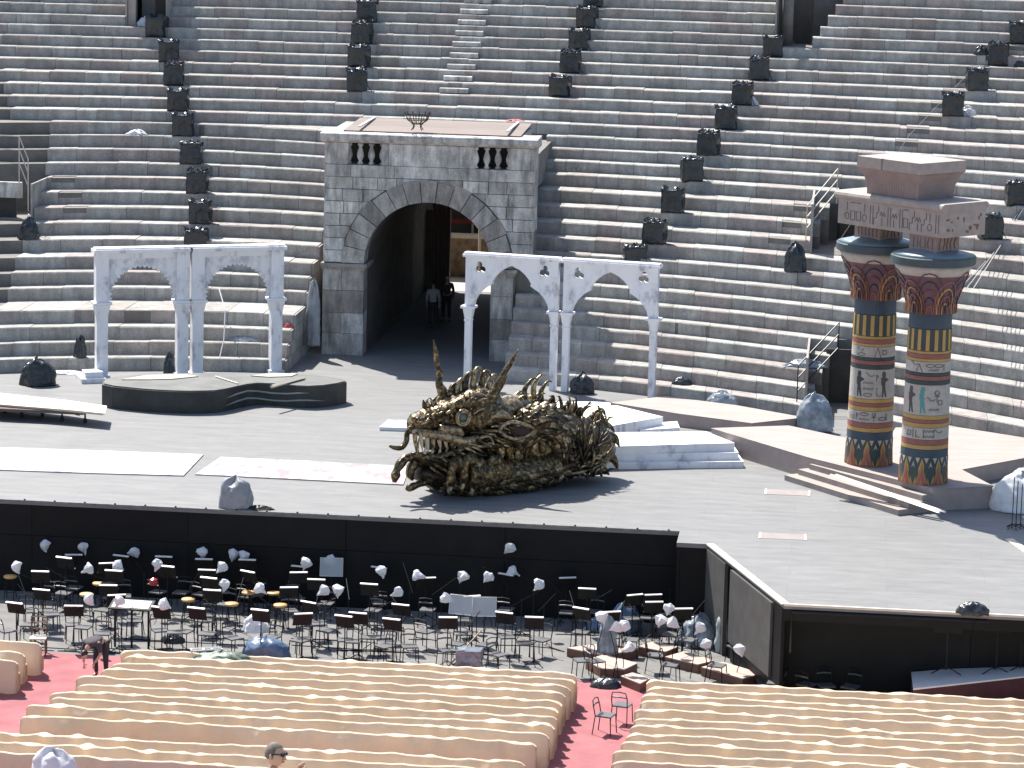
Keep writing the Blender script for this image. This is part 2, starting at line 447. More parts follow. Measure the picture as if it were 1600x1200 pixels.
def railing(label, name, runs, r=0.022, mat=RAILM):
    t = thing(name, label, 'railing', runs[0][0])
    inv = Matrix.Translation(-Vector(runs[0][0]))
    for nm, *pts in [((('post') if abs((Vector(q[-1]) - Vector(q[0])).normalized().z) > .95 else 'rail'), *q) for q in runs]:
        o = MB().tube(pts, r, 6).build(nm, mat, t); o.matrix_parent_inverse = inv
    return t
def rail_flight(a, b, posts, hs, label, mat=RAILM):
    """a, b: foot points; sloping rails at heights hs, posts at the fractions given"""
    a, b = Vector(a), Vector(b); runs = []
    for f in posts:
        p = a.lerp(b, f); runs.append((p, p + Vector((0, 0, hs[-1]))))
    for h in hs: runs.append((a + Vector((0, 0, h)), b + Vector((0, 0, h))))
    return railing(label, 'stair_railing', runs, mat=mat)
p = U(44, 345, ZL[9]); q = U(30, 250, ZL[13])
rr = [(U(30, 285, ZL[12]), U(30, 285, ZL[12]) + Vector((0, 0, 1.7)))]
top = rr[0][1]; p0 = UY(44, 330, YL(10, -18.4) - .1); p1 = p0 + Vector((0, 0, 1.95))
rr = [(top - Vector((0, 0, 1.75)), top), (p0, p1)]
for dz in (0, -.5, -1.0):
    rr.append((top + Vector((0, 0, dz)), p1 + Vector((0, 0, dz - .02))))
    rr.append((top + Vector((-3.0, .3, dz)), top + Vector((0, 0, dz))))
railing('pale metal railing around the stair opening at the left edge', 'stair_railing', rr)
a = UY(1259, 377, YR(11, 9.8) + .1); b = UY(1307, 318, YR(13, 10.5) + .3)
rail_flight(a, b, (0, 1), (.45, .85, 1.25), 'pale metal railing on the tiers beside the carved beam')
a = UY(1245, 628, -3.4); b = UY(1309, 560, -2.0)
rail_flight(a, b, (0, 1), (.35, .8, 1.2), 'thin dark stair railing beside the low opening next to the painted columns', BLACKM)
a = U(1203, 22, ZR[25] + .3); b = U(1222, -20, ZR[25] + .6)
rail_flight(a, b, (0, 1), (.5, .95), 'short pale railing on the near side of the round pillar opening')
a = U(1281, 42, ZR[26]); b = U(1300, 5, ZR[28])
rail_flight(a, b, (0, 1), (.5, .95), 'short pale railing on the far side of the round pillar opening')

# ------------------------------------------------------------------ the gate
GX, GZ, GR, GO, GY = -3.57, 3.30, 2.26, 3.05, 4.45
gate = thing('stone_gate', 'pale stone gate with a round arch and a balustrade between the seating tiers', 'gate', (GX, GY, 0))
GINV = Matrix.Translation((-GX, -GY, 0))
def gp(nm, mb, mat, smooth=False, parent=None):
    o = mb.build(nm, mat, gate, smooth); o.matrix_parent_inverse = GINV
    if parent is not None: o.parent = parent
    return o
# core behind the stones
arc = [(GX + (GR + .06) * math.cos(math.pi * k / 24), GZ + (GR + .06) * math.sin(math.pi * k / 24)) for k in range(25)]
core = MB()
out = [(GATE_X1 - .03, 0), (GATE_X1 - .03, 7.55), (GATE_X0 + .03, 7.55), (GATE_X0 + .03, 0)]
# built as strips: left pier, right pier, and above the arch
core.box(GATE_X0 + .03, arc[-1][0], GY + .05, 8.6, -.5, GZ)
core.box(arc[0][0], -.45, GY + .05, 8.6, -.5, GZ)
core.box(-.45, GATE_X1 - .03, GY + .3, GY + 1.3, -.5, GZ)
for k in range(24):
    (xa, za), (xb, zb) = arc[k], arc[k + 1]
    core.add([(xa, GY + .05, za), (xb, GY + .05, zb), (xb, GY + .05, 6.78), (xa, GY + .05, 6.78), (xa, 8.6, za), (xb, 8.6, zb), (xb, 8.6, 6.78), (xa, 8.6, 6.78)],
             [(0, 1, 2, 3), (0, 4, 5, 1), (3, 2, 6, 7)])
core.box(GATE_X0 + .03, arc[-1][0], GY + .05, 8.6, GZ, 6.78)
core.box(arc[0][0], GATE_X1 - .03, GY + .05, GY + 1.3, GZ, 6.78).box(arc[0][0], -.42, GY + 1.3, 8.6, GZ, 7.55)
fixn(gp('core', core, CORE))
# courses of the front
zc = GZ + .02; hc = 0.435
while zc < 6.36:
    zt = min(zc + hc, 6.37)
    def ring_x(z): 
        d = GO * GO - (z - GZ) ** 2
        return math.sqrt(d) if d > 0 else 0.0
    ra, rb = ring_x(zc), ring_x(zt)
    for side in (-1, 1):
        xe = GATE_X0 if side < 0 else GATE_X1
        x = xe
        inner_a, inner_b = GX + side * (ra + .012), GX + side * (rb + .012)
        lim = inner_b
        while (lim - x) * -side > 0.05:
            L = RN.uniform(.55, 1.15)
            e = x - side * L
            last = (e - lim) * -side > -0.35
            g = .013
            A, B = (inner_a, inner_b) if last else (e + side * g, e + side * g)
            A0 = x - side * g
            if last and (A - A0) * -side < 0.02: A = A0 - side * .02
            fy = GY + RN.uniform(-.04, .015)
            vs = [(A0, fy, zc + .012), (A, fy, zc + .012), (B, fy, zt - .010), (A0, fy, zt - .010)]
            vs += [(p[0], GY + .3, p[2]) for p in vs]
            fixn(gp('stone_block', MB().add(vs, [(0, 1, 2, 3), (4, 7, 6, 5), (0, 4, 5, 1), (1, 5, 6, 2), (2, 6, 7, 3), (3, 7, 4, 0)]), STONE_PALE if RN.random() < .86 else STONE_DARK))
            x = e
            if last: break
    zc = zt
# voussoirs
NV = 15
for k in range(NV):
    a0, a1 = math.pi * k / NV + .005, math.pi * (k + 1) / NV - .005
    ro = GO + RN.uniform(-.06, .02); fy = GY - .06 + RN.uniform(-.035, .02)
    pts = []
    for r, angs in ((GR, (a0, (a0 + a1) / 2, a1)), (ro, (a1, (a0 + a1) / 2, a0))):
        pts += [(GX + r * math.cos(a), GZ + r * math.sin(a)) for a in angs]
    n = len(pts)
    vs = [(x, fy, z) for x, z in pts] + [(x, GY + .9, z) for x, z in pts]
    fixn(gp('voussoir', MB().add(vs, [tuple(range(n)), tuple(range(2 * n - 1, n - 1, -1))] + [(i, n + i, n + (i + 1) % n, (i + 1) % n) for i in range(n)]), STONE_DARK))
# piers
for xa, xb, sp in ((GATE_X0, GX - GR, 1), (GX + GR, -.5, 0)):
    z = 0.0
    for k, h in enumerate((.78, .74, .8, .74)):
        cut = lerp(xa, xb, RN.uniform(.35, .65)) if (sp and k % 2) else None
        for a, b in ([(xa, cut), (cut, xb)] if cut else [(xa, xb)]):
            gp('pier_stone', MB().box(a + .006, b - .006, GY - .03 + RN.uniform(-.015, .015), GY + 1.4, z + .006, z + h - .006), STONE_DARK if RN.random() < .6 else STONE_PALE)
        z += h
    mo = MB()
    mo.box(xa - .03, xb + .06, GY - .1, GY + 1.4, 3.065, 3.16).box(xa - .06, xb + .12, GY - .15, GY + 1.42, 3.162, 3.29)
    gp('pier_cap', mo, STONE_DARK)
# frieze, balustrade, cornice
x = GATE_X0
for L in (.95, 1.55, 2.0, 1.35, 1.6):
    e = min(x + L, GATE_X1)
    gp('frieze_stone', MB().box(x + .006, e - .006, GY - .03 + RN.uniform(-.01, .01), GY + .3, 6.375, 6.79), STONE_PALE); x = e
def pxX(px): return GX + (px - 670) / 45.3
bz0, bz1 = 6.80, 7.56
zones = [(pxX(540), pxX(594)), (pxX(743), pxX(797))]
solid = [(GATE_X0, zones[0][0]), (zones[0][1], GX - 1.45), (GX - 1.45, GX + 1.05), (GX + 1.05, zones[1][0]), (zones[1][1], GATE_X1 - .15), (GATE_X1 - .15, GATE_X1 + .02)]
for a, b in solid:
    if b - a > .05: gp('parapet_panel', MB().box(a + .004, b - .004, GY - .01 + RN.uniform(-.012, .012), GY + .32, bz0, bz1), STONE_PALE)
for a, b in zones:
    w = (b - a) / 3
    for k in range(4):
        c = a + w * k + 0.0
        prof = [(.10, 0), (.10, .07), (.055, .1), (.06, .14), (.12, .27), (.125, .36), (.09, .5), (.055, .6), (.06, .64), (.10, .68), (.10, .755)]
        gp('baluster', MB().lathe(prof, (c, GY + .15, bz0), 12), STONE_PALE, True)
gp('parapet_shade_panel', MB().box(GATE_X0 + .1, -.45, GY + 1.0, GY + 1.2, bz0, bz1 - .05), DARKIN)  # dark panel standing in for the shade behind the balusters
gp('terrace_slab', MB().box(GATE_X0 + .03, -.42, GY + .33, 8.6, 6.6, bz0 - .01), CORE)
prof = [(0.0, 7.57), (-.10, 7.60), (-.2, 7.66), (-.27, 7.74), (-.28, 7.82), (-.25, 7.89), (-.19, 7.92), (.3, 7.925), (.3, 7.57)]
xs = [GATE_X0 - .12, GX + .45, GATE_X1 + .12]
for xa, xb in zip(xs[:-1], xs[1:]):
    n = len(prof)
    vs = [(xa + .004, GY + y, z) for y, z in prof] + [(xb - .004, GY + y, z) for y, z in prof]
    fixn(gp('cornice', MB().add(vs, [tuple(range(n)), tuple(range(2 * n - 1, n - 1, -1))] + [(i, (i + 1) % n, n + (i + 1) % n, n + i) for i in range(n)]), STONE_PALE))
gp('cornice', MB().box(GATE_X1 - .1, GATE_X1 + .1, GY + .305, GY + 1.3, 7.57, 7.92), STONE_PALE)
gp('cornice', MB().box(GATE_X0 - .1, GATE_X0 + .1, GY + .305, GY + 1.3, 7.57, 7.92), STONE_PALE)
gp('roof_slab', MB().box(GATE_X0 + .1, -.40, GY + .305, 8.6, 7.58, 7.917).box(-.40, GATE_X1 - .1, GY + .305, GY + 1.3, 7.58, 7.917), STONE_PALE)
# side stones on the right return
z = 4.6
while z < 7.5:
    y = GY + .32
    while y < GY + 1.2:
        e = min(y + RN.uniform(.6, 1.2), GY + 1.3)
        gp('stone_block', MB().box(GATE_X1 - .2, GATE_X1 + RN.uniform(-.012, .012), y + .006, e - .006, z + .006, min(z + .435, 7.56) - .004), STONE_PALE); y = e
    z += .435
# board roof
ROOFB = M('roof_board', (.15, .12, .108), (.185, .15, .135), 2, .8, rand=.1, stretch=(.4, 3, 1))
for k in range(5):
    y = GY + .42 + k * .76
    gp('roof_board', MB().add([(-6.7, y + .004, 7.93 + .02 * k), (-.42, y + .004, 7.93 + .02 * k), (-.42, y + .75, 7.95 + .02 * k), (-6.7, y + .75, 7.95 + .02 * k), (-6.7, y + .004, 7.96 + .02 * k), (-.42, y + .004, 7.96 + .02 * k), (-.42, y + .75, 7.985 + .02 * k), (-6.7, y + .75, 7.985 + .02 * k)],
       [(0, 3, 2, 1), (4, 5, 6, 7), (0, 1, 5, 4), (1, 2, 6, 5), (2, 3, 7, 6), (3, 0, 4, 7)]), ROOFB)
for xx in (-6.2, -.95):
    gp('roof_batten', MB().box(xx, xx + .09, GY + .5, GY + 4.1, 8.075, 8.12), M('batten', (.6, .57, .52), (.5, .48, .44), 4))
# passage lining
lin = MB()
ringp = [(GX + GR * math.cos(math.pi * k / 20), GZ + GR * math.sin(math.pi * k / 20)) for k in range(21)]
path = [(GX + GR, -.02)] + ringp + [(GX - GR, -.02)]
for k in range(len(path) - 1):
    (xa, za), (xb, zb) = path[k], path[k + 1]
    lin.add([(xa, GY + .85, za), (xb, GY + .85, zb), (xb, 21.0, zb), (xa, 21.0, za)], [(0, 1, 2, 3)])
gp('passage_vault', lin, M('shade_dark_stone', (.07, .066, .06), (.12, .112, .10), 1.2, .9, bump=.4))  # shade of the passage put into the colour: darker than the other stone
wall = MB()
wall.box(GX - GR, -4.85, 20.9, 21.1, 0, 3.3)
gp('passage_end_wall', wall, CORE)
DOORB = M('brown_door', (.10, .055, .04), (.07, .04, .03), 3, .6, stretch=(4, 4, .5))
for k in range(4):
    gp('door_board', MB().box(-5.15 + k * .17, -5.0 + k * .17, 17.6 + k * .12, 17.68 + k * .12, 0.02, 5.0), DOORB)
gp('passage_earth', MB().box(GATE_X0 - .6, -.2, 8.65, 15.3, 5.7, 6.9), CORE)
# courtyard seen through the passage
cw = thing('courtyard_wall', 'sunlit orange stone wall seen through the gate passage', 'wall', (-3, 25.2, 0))
RUB = M('rubble_wall', (.27, .20, .13), (.12, .09, .065), 2.6, .9, bump=.6, bscale=6, c3=(.22, .165, .115))
CAPW = M('wall_cap', (.62, .56, .46), (.5, .46, .38), 3)
o = MB().box(-6, 4, 0, .5, 0, 1.62).build('rubble_face', RUB, cw)
o = MB().box(-6, 4, -.08, .6, 1.622, 1.76).build('coping', CAPW, cw)
pole = MB().tube([(0, 0, 0), (0, 0, 5.2)], .06, 8).build('scaffold_pole', RAILM); pole.location = (-4.05, 24.3, 0)
tag(pole, 'upright scaffold pole standing in the sunlit yard behind the gate', 'pole')
back = thing('courtyard_scaffold', 'dark scaffold with red rails behind the courtyard wall', 'scaffold', (-3, 26.4, 0))
for zz, mt in ((2.1, M('red_paint', (.35, .04, .03), (.28, .03, .03), 4)), (2.9, BLACKM), (3.4, RAILM), (4.2, BLACKM)):
    MB().box(-6, 4, -.05, .05, zz, zz + .14).build('rail', mt, back)
MB().box(-6, 4, 1.0, 1.2, 0, 7).build('backing_board', DARKIN, back)
for xx in (-3.2, -1.6, 0.2, 1.8): MB().tube([(xx, 0, 0), (xx, 0, 6)], .05, 6).build('post', RAILM, back)
MB().box(-12, 6, 21.2, 40, -.06, -.012).build('courtyard_ground', M('yard_ground', (.42, .38, .33), (.5, .46, .4), 1.5, .9))['kind'] = 'structure'

# brazier on the roof
bc = U(652, 203, 8.05); IRON = M('black_iron', (.015, .014, .014), (.03, .025, .022), 8, .6, .4)
br = thing('iron_brazier', 'black iron basket brazier standing on the gate roof', 'brazier', bc)
for k in range(12):
    a = 2 * math.pi * k / 12
    MB().tube([(.16 * math.cos(a), .16 * math.sin(a), .22), (.34 * math.cos(a), .34 * math.sin(a), .34), (.46 * math.cos(a), .46 * math.sin(a), .62)], .016, 5).build('basket_bar', IRON, br)
for r, z in ((.2, .22), (.36, .36), (.43, .52)):
    MB().tube([(r * math.cos(2 * math.pi * k / 20), r * math.sin(2 * math.pi * k / 20), z) for k in range(21)], .016, 5).build('basket_ring', IRON, br)
for k in range(4):
    a = math.pi / 4 + math.pi / 2 * k
    MB().tube([(.2 * math.cos(a), .2 * math.sin(a), .23), (.17 * math.cos(a), .17 * math.sin(a), .12), (.26 * math.cos(a), .26 * math.sin(a), 0)], .018, 5).build('leg', IRON, br)

# ------------------------------------------------------------------ stage and pit
def stage_material():
    m = M('stage_boards', (.168, .170, .171), (.20, .202, .202), 1.2, .6, stretch=(.35, 2.2, 1), bump=.08, bscale=14, spec=.25)
    N, L = m.node_tree.nodes, m.node_tree.links
    b = N['Principled BSDF']; src = b.inputs['Base Color'].links[0].from_socket
    tc = N.new('ShaderNodeTexCoord')
    bt = N.new('ShaderNodeTexBrick'); bt.inputs['Scale'].default_value = 1.0
    bt.inputs['Brick Width'].default_value = 5.0; bt.inputs['Row Height'].default_value = 1.25; bt.inputs['Mortar Size'].default_value = .012
    bt.inputs['Color1'].default_value = (1, 1, 1, 1); bt.inputs['Color2'].default_value = (.96, .96, .965, 1); bt.inputs['Mortar'].default_value = (.88, .88, .88, 1)
    L.new(tc.outputs['Object'], bt.inputs['Vector'])
    ns = N.new('ShaderNodeTexNoise'); ns.inputs['Scale'].default_value = 1.0; ns.inputs['Detail'].default_value = 8
    mp = N.new('ShaderNodeMapping'); mp.inputs['Scale'].default_value = (.5, 9, 1)
    L.new(tc.outputs['Object'], mp.inputs[0]); L.new(mp.outputs[0], ns.inputs['Vector'])
    cr = N.new('ShaderNodeValToRGB'); cr.color_ramp.elements[0].position = .66; cr.color_ramp.elements[1].position = .76
    cr.color_ramp.elements[0].color = (1, 1, 1, 1); cr.color_ramp.elements[1].color = (1.28, 1.28, 1.28, 1)
    L.new(ns.outputs[0], cr.inputs[0])
    ns2 = N.new('ShaderNodeTexNoise'); ns2.inputs['Scale'].default_value = 1.0; ns2.inputs['Detail'].default_value = 10; ns2.inputs['Roughness'].default_value = .75
    mp2 = N.new('ShaderNodeMapping'); mp2.inputs['Scale'].default_value = (.9, 3.2, 1); mp2.inputs['Location'].default_value = (7, 3, 0)
    L.new(tc.outputs['Object'], mp2.inputs[0]); L.new(mp2.outputs[0], ns2.inputs['Vector'])
    cr2 = N.new('ShaderNodeValToRGB'); cr2.color_ramp.elements[0].position = .30; cr2.color_ramp.elements[1].position = .62
    cr2.color_ramp.elements[0].color = (.80, .80, .81, 1); cr2.color_ramp.elements[1].color = (1.06, 1.06, 1.05, 1)
    L.new(ns2.outputs[0], cr2.inputs[0])
    vo = N.new('ShaderNodeTexVoronoi'); vo.inputs['Scale'].default_value = .9; L.new(mp2.outputs[0], vo.inputs['Vector'])
    cr3 = N.new('ShaderNodeValToRGB'); cr3.color_ramp.elements[0].position = .03; cr3.color_ramp.elements[1].position = .05
    cr3.color_ramp.elements[0].color = (1.7, 1.68, 1.6, 1); cr3.color_ramp.elements[1].color = (1, 1, 1, 1)
    L.new(vo.outputs['Distance'], cr3.inputs[0])
    for s in (bt.outputs[0], cr.outputs[0], cr2.outputs[0], cr3.outputs[0]):
        mx = N.new('ShaderNodeMix'); mx.data_type = 'RGBA'; mx.blend_type = 'MULTIPLY'; mx.inputs[0].default_value = 1.0
        L.new(src, mx.inputs[6]); L.new(s, mx.inputs[7]); src = mx.outputs[2]
    L.new(src, b.inputs['Base Color'])
    return m
STAGEM = stage_material()
EY1, EY2, EY3, EX1, EX2, EX3 = -21.73, -23.13, -29.40, 6.95, 7.80, 9.96
PITZ = -2.6
o = MB().prism([(-32, EY1), (EX1, EY1), (EX1, EY2), (EX2, EY2), (EX3, EY3), (30, EY3), (30, 21.1), (-32, 21.1)], -.12, 0).build('stage_floor', STAGEM); o['kind'] = 'structure'
BLACKP = M('black_panel', (.004, .005, .006), (.007, .008, .009), 1.2, .6, rand=.25, spec=.2)
GREYP = M('grey_panel', (.065, .065, .064), (.085, .085, .082), 2, .75, spec=.2)
STRIP = M('edge_strip', (.12, .12, .12), (.2, .2, .2), 6, .5, .3)
pf = thing('stage_front', 'black panelled front wall of the stage above the orchestra pit', 'stage wall', (0, EY1, PITZ))
inv = Matrix.Translation((0, -EY1, -PITZ))
def pp(nm, mb, mat): o = mb.build(nm, mat, pf); o.matrix_parent_inverse = inv; return o
xs = [-32, -24, -15.6, -11.0, -6.6, -2.2, 2.2, EX1]
for a, b in zip(xs[:-1], xs[1:]):
    pp('wall_panel', MB().box(a + .006, b - .006, EY1 + .02 + RN.uniform(0, .01), EY1 + .1, -.98, -.125), BLACKP)
    pp('wall_panel', MB().box(a + .006, b - .006, EY1 + .035 + RN.uniform(0, .01), EY1 + .12, PITZ, -.995), BLACKP)
pp('edge_strip', MB().box(-32, EX1, EY1 - .012, EY1 + .05, -.05, .006), STRIP)
for k in range(30): pp('bolt', MB().lathe([(.03, 0), (.03, .02), (.012, .035)], (-18 + k * .85, EY1 + .02, .006), 6), BLACKM)
pp('wall_panel', MB().box(EX1 + .02, EX1 + .09, EY2, EY1, PITZ, -.125), BLACKP)
pp('wall_panel', MB().box(EX1 + .1, EX2, EY2 + .02, EY2 + .1, PITZ, -.125), BLACKP)
o = bpy.data.objects
ang = thing('stage_side_wall', 'grey panelled side of the stage beside the pit with a pale edge board', 'stage wall', (EX2, EY2, PITZ))
d = Vector((EX3 - EX2, EY3 - EY2, 0)); Ld = d.length; rzA = math.atan2(d.y, d.x)
ang.rotation_euler = (0, 0, rzA)
hz = -PITZ
MB().box(0.02, 1.75, -.06, .04, 0, hz - .125).build('wall_panel', GREYP, ang)
MB().box(1.77, 2.35, .06, .1, 0, hz - .125).build('wall_panel', BLACKP, ang)
MB().box(2.37, 5.9, -.10, .04, .55, hz - .14).build('wall_panel', GREYP, ang)
MB().box(5.92, Ld - .01, -.04, .04, 0, hz - .125).build('wall_panel', BLACKP, ang)
MB().box(2.37, 5.9, -.02, .04, 0, .54).build('wall_panel', BLACKP, ang)
MB().box(0, Ld, -.06, .14, hz - .02, hz + .012).build('edge_board', M('pale_board', (.58, .55, .47), (.5, .47, .40), 3), ang)
pr = thing('stage_front', 'black right-hand stage front with a thin pipe along its top', 'stage wall', (EX3, EY3, PITZ))
inv = Matrix.Translation((-EX3, -EY3, -PITZ))
for a, b in ((EX3, 14.6), (14.6, 19), (19, 24), (24, 30)):
    o = MB().box(a + .006, b - .006, EY3 + .9, EY3 + .98, PITZ, -.125).build('wall_panel', BLACKP, pr); o.matrix_parent_inverse = inv
    o = MB().box(a + .006, b - .006, EY3 + .02, EY3 + .09, -.42, -.125).build('fascia_board', BLACKP, pr); o.matrix_parent_inverse = inv
o = MB().box(EX3, 30, EY3 - .012, EY3 + .06, -.05, .008).build('edge_board', MATS['pale_board'], pr); o.matrix_parent_inverse = inv
o = MB().tube([(EX3 + .2, EY3 - .06, -1.2), (EX3 + .2, EY3 - .06, -.18), (EX3 + 5.0, EY3 - .06, -.18)], .03, 6).build('pipe', BLACKM, pr); o.matrix_parent_inverse = inv
PITM = M('pit_floor', (.145, .142, .14), (.185, .182, .178), 1.5, .85, bump=.1, spec=.15)
o = MB().prism([(-40, -28.0), (8.2, -28.0), (8.2, -30.1), (34, -30.1), (34, -21.4), (-40, -21.4)], PITZ - .2, PITZ).build('orchestra_floor', PITM); o['kind'] = 'structure'
CARP = M('red_carpet', (.265, .105, .115), (.315, .135, .145), 1.2, .95, bump=.15, bscale=60, spec=.1)
o = MB().prism([(-40, -62), (34, -62), (34, -30.1), (8.2, -30.1), (8.2, -28.0), (-40, -28.0)], PITZ - .2, PITZ + .004).build('parterre_floor', CARP); o['kind'] = 'structure'
o = MB().prism([(-200, -160), (200, -160), (200, 160), (-200, 160)], -3.2, -3.0).build('ground', M('ground_gravel', (.35, .32, .28), (.42, .38, .34), .4, .95)); o['kind'] = 'structure'
# ------------------------------------------------------------------ plates cut from outlines (marble screens, glyphs)
def plate(name, mat, outer, holes, thick, parent=None):
    """flat outline in (x, z) with holes, thick along y"""
    cu = bpy.data.curves.new(name, 'CURVE'); cu.dimensions = '2D'; cu.fill_mode = 'BOTH'; cu.extrude = thick / 2
    for loop in [outer] + holes:
        sp = cu.splines.new('POLY'); sp.points.add(len(loop) - 1)
        for p, (x, z) in zip(sp.points, loop): p.co = (x, z, 0, 1)
        sp.use_cyclic_u = True
    tmp = bpy.data.objects.new('tmp', cu); COL.objects.link(tmp)
    me = bpy.data.meshes.new_from_object(tmp.evaluated_get(bpy.context.evaluated_depsgraph_get()))
    bpy.data.objects.remove(tmp); bpy.data.curves.remove(cu)
    for v in me.vertices: v.co = (v.co.x, -v.co.z, v.co.y)
    me.materials.clear(); me.materials.append(mat)
    o = bpy.data.objects.new(name, me); COL.objects.link(o)
    if parent is not None: o.parent = parent
    return o

# ------------------------------------------------------------------ bagged loudspeakers on the tiers
BAG = M('black_plastic', (.014, .018, .021), (.028, .034, .039), 6, .27, bump=.9, bscale=9)
def on_tier(px, py):
    best = None
    for side in ('L', 'R'):
        n = 17 if side == 'L' else 32
        for i in range(1, n - 1):
            z = ZL[i] if side == 'L' else ZR[i]
            p = U(px, py, z)
            if side == 'L' and p.x > -7.9: continue
            if side == 'R' and p.x < -.4 and i < 18: continue
            if side == 'R' and p.x < -7.9 and i < 18: continue
            f = YL(i, p.x) if side == 'L' else YR(i, p.x)
            b = (YL(i + 1, p.x) if side == 'L' and i < 16 else YR(18 if side == 'L' else i + 1, p.x))
            viol = max(f - p.y, 0) + max(p.y - b, 0)
            if best is None or viol < best[0]: best = (viol, i, side, p, f, b)
    viol, i, side, p, f, b = best
    return Vector((p.x, min(max(p.y, f + .02), b - .05), p.z)), f, b
def crumple(mb, amt, f, seed):
    mb.v = [tuple(Vector(p) + mnoise.noise_vector(Vector(p) * f + Vector((seed * 5.1, seed, 0))) * amt) for p in mb.v]; return mb
def grid_box(w, d, h, n=5):
    mb = MB()
    bm = bmesh.new(); bmesh.ops.create_cube(bm, size=1.0); bmesh.ops.subdivide_edges(bm, edges=bm.edges[:], cuts=n, use_grid_fill=True)
    mb.v = [(v.co.x * w, v.co.y * d, (v.co.z + .5) * h) for v in bm.verts]; mb.f = [tuple(v.index for v in f.verts) for f in bm.faces]; bm.free(); return mb
bag_meshes = []
for s in range(4):
    b = crumple(crumple(grid_box(.76, .58, .80, 9), .06, 3.6, s), .022, 12, s + 9)
    tp = MB()
    for k in range(15):
        a = RN.uniform(-.36, .36); y = RN.uniform(-.26, .2)
        tp.tube([(a, y, .74), (a + RN.uniform(-.06, .06), y + RN.uniform(-.05, .05), .82), (a + RN.uniform(-.1, .1), y + RN.uniform(-.08, .08), RN.uniform(.86, .95))], [.11, .085, .015], 6)
    crumple(tp, .06, 8, s)
    bag_meshes.append((b, tp))
def bagged_speaker(px, py, label, sc=1.0, rz=0.0):
    loc, f, b = on_tier(px, py)
    loc.y = max(loc.y, f + .02) + .27
    t = thing('bagged_loudspeaker', label, 'loudspeaker', loc, rz, 'loudspeakers wrapped in black bags on the tiers')
    k = RN.randrange(4)
    for nm, ix in (('wrapped_body', 0), ('bag_knot', 1)):
        key = 'bagmesh%d%d' % (k, ix)
        if key in bpy.data.meshes: me = bpy.data.meshes[key]; o = bpy.data.objects.new(nm, me); COL.objects.link(o); o.parent = t
        else: o = bag_meshes[k][ix].build(nm, BAG, t, ix == 0); o.data.name = key
        if ix: o['kind'] = 'stuff'
    t.scale = (sc, sc, sc * RN.uniform(.97, 1.05))
    cb = MB().tube([(.36, -.1, .5), (.42, -.2, .2), (.46 + RN.uniform(0, .15), -.26, .02), (.6 + RN.uniform(0, .2), -.3, .03)], .012, 4).build('cable', BLACKM, t)
    return t
cols = [('in the column left of the gate', [(243, 59), (261, 97), (269, 134), (276, 174), (282, 214), (291, 259), (299, 306), (306, 353), (315, 389)]),
        ('in the short column above the gate, left', [(571, 35), (564, 69), (559, 105), (556, 143)]),
        ('in the short column above the gate, right', [(930, 8), (917, 44), (905, 78), (890, 115), (874, 152)]),
        ('in the slanting column right of the gate', [(1207, 89), (1185, 126), (1159, 165), (1134, 203), (1106, 243), (1079, 284), (1050, 333), (1020, 385), (993, 418)]),
        ('in the column at the upper right edge', [(1590, 66), (1559, 102), (1526, 142), (1489, 182)]),
        ('beyond the carved beam', [(1590, 325), (1548, 378)])]
for txt, pts in cols:
    for k, (px, py) in enumerate(pts):
        bagged_speaker(px, py, 'bagged loudspeaker %s, %s from top' % (txt, ORD[k]), 1.0, RN.uniform(-.25, .25))

def pleated(name, label, cat, loc, rx, ry, rz, mat, seed=0, group=None, pl=.12, n=44, m=22, top=None):
    """a thing under a crumpled cover: drapes with folds, flat on the ground"""
    mb = MB(); rings = []
    for k in range(m + 1):
        a = k / m; ring = []
        for i in range(n):
            t = 2 * math.pi * i / n
            prof = (1 - a ** 2.2) ** .5 if top is None else (1 - a ** top) ** (1 / 2)
            fold = 1 + pl * (1 - a) * abs(math.sin(t * 3.5 + seed)) + pl * mnoise.noise(Vector((math.cos(t) * 2, math.sin(t) * 2, a * 2.5 + seed * 7)))
            zz = a * rz * (1 + .25 * mnoise.noise(Vector((math.cos(t) * 1.4, math.sin(t) * 1.4, seed * 3.1))))
            ring.append((rx * prof * fold * math.cos(t), ry * prof * fold * math.sin(t), zz))
        rings.append(ring)
    mb.loft(rings)
    q_ = min(rx, rz)
    crumple(mb, q_ * .10, 2.0 / max(rx, .1), seed); crumple(mb, q_ * .05, 6 / max(rx, .1), seed + 3)
    o = mb.build(name, mat, None, True, None); o.location = loc
    tag(o, label, cat, group); return o
GREYTARP = M('grey_tarp', (.20, .22, .24), (.30, .31, .33), 3, .5, bump=.5, bscale=7)
BLUETARP = M('blue_tarp', (.06, .10, .17), (.12, .18, .27), 3, .35, bump=.7, bscale=7)
GREENTARP = M('green_tarp', (.07, .10, .07), (.11, .15, .11), 3, .5, bump=.6, bscale=7)
SHEER = M('clear_sheet', (.16, .20, .24), (.48, .53, .58), 2.5, .14, bump=1.0, bscale=6, translucent=.3)
lo, f, b = on_tier(36, 377); pleated('plastic_bundle', 'bluish black bin bag standing on the tiers below the left stair opening', 'bag', lo + Vector((0, .3, 0)), .34, .3, .8, BAG, 1, pl=.2)
pleated('plastic_bundle', 'large black bin bag lying on the stage before the left tiers', 'bag', U(60, 601, 0), .55, .45, .85, BAG, 2, pl=.15, top=4)
lo, f, b = on_tier(121, 561); pleated('plastic_bundle', 'small upright black bag on the lowest tier left of the marble screens', 'bag', lo + Vector((0, .15, 0)), .17, .15, .72, BAG, 3, pl=.3, top=5)
pleated('plastic_bundle', 'black bag half hidden behind the legs of the scalloped screens', 'bag', U(265, 585, 0) + Vector((0, .1, 0)), .22, .25, .7, BAG, 4)
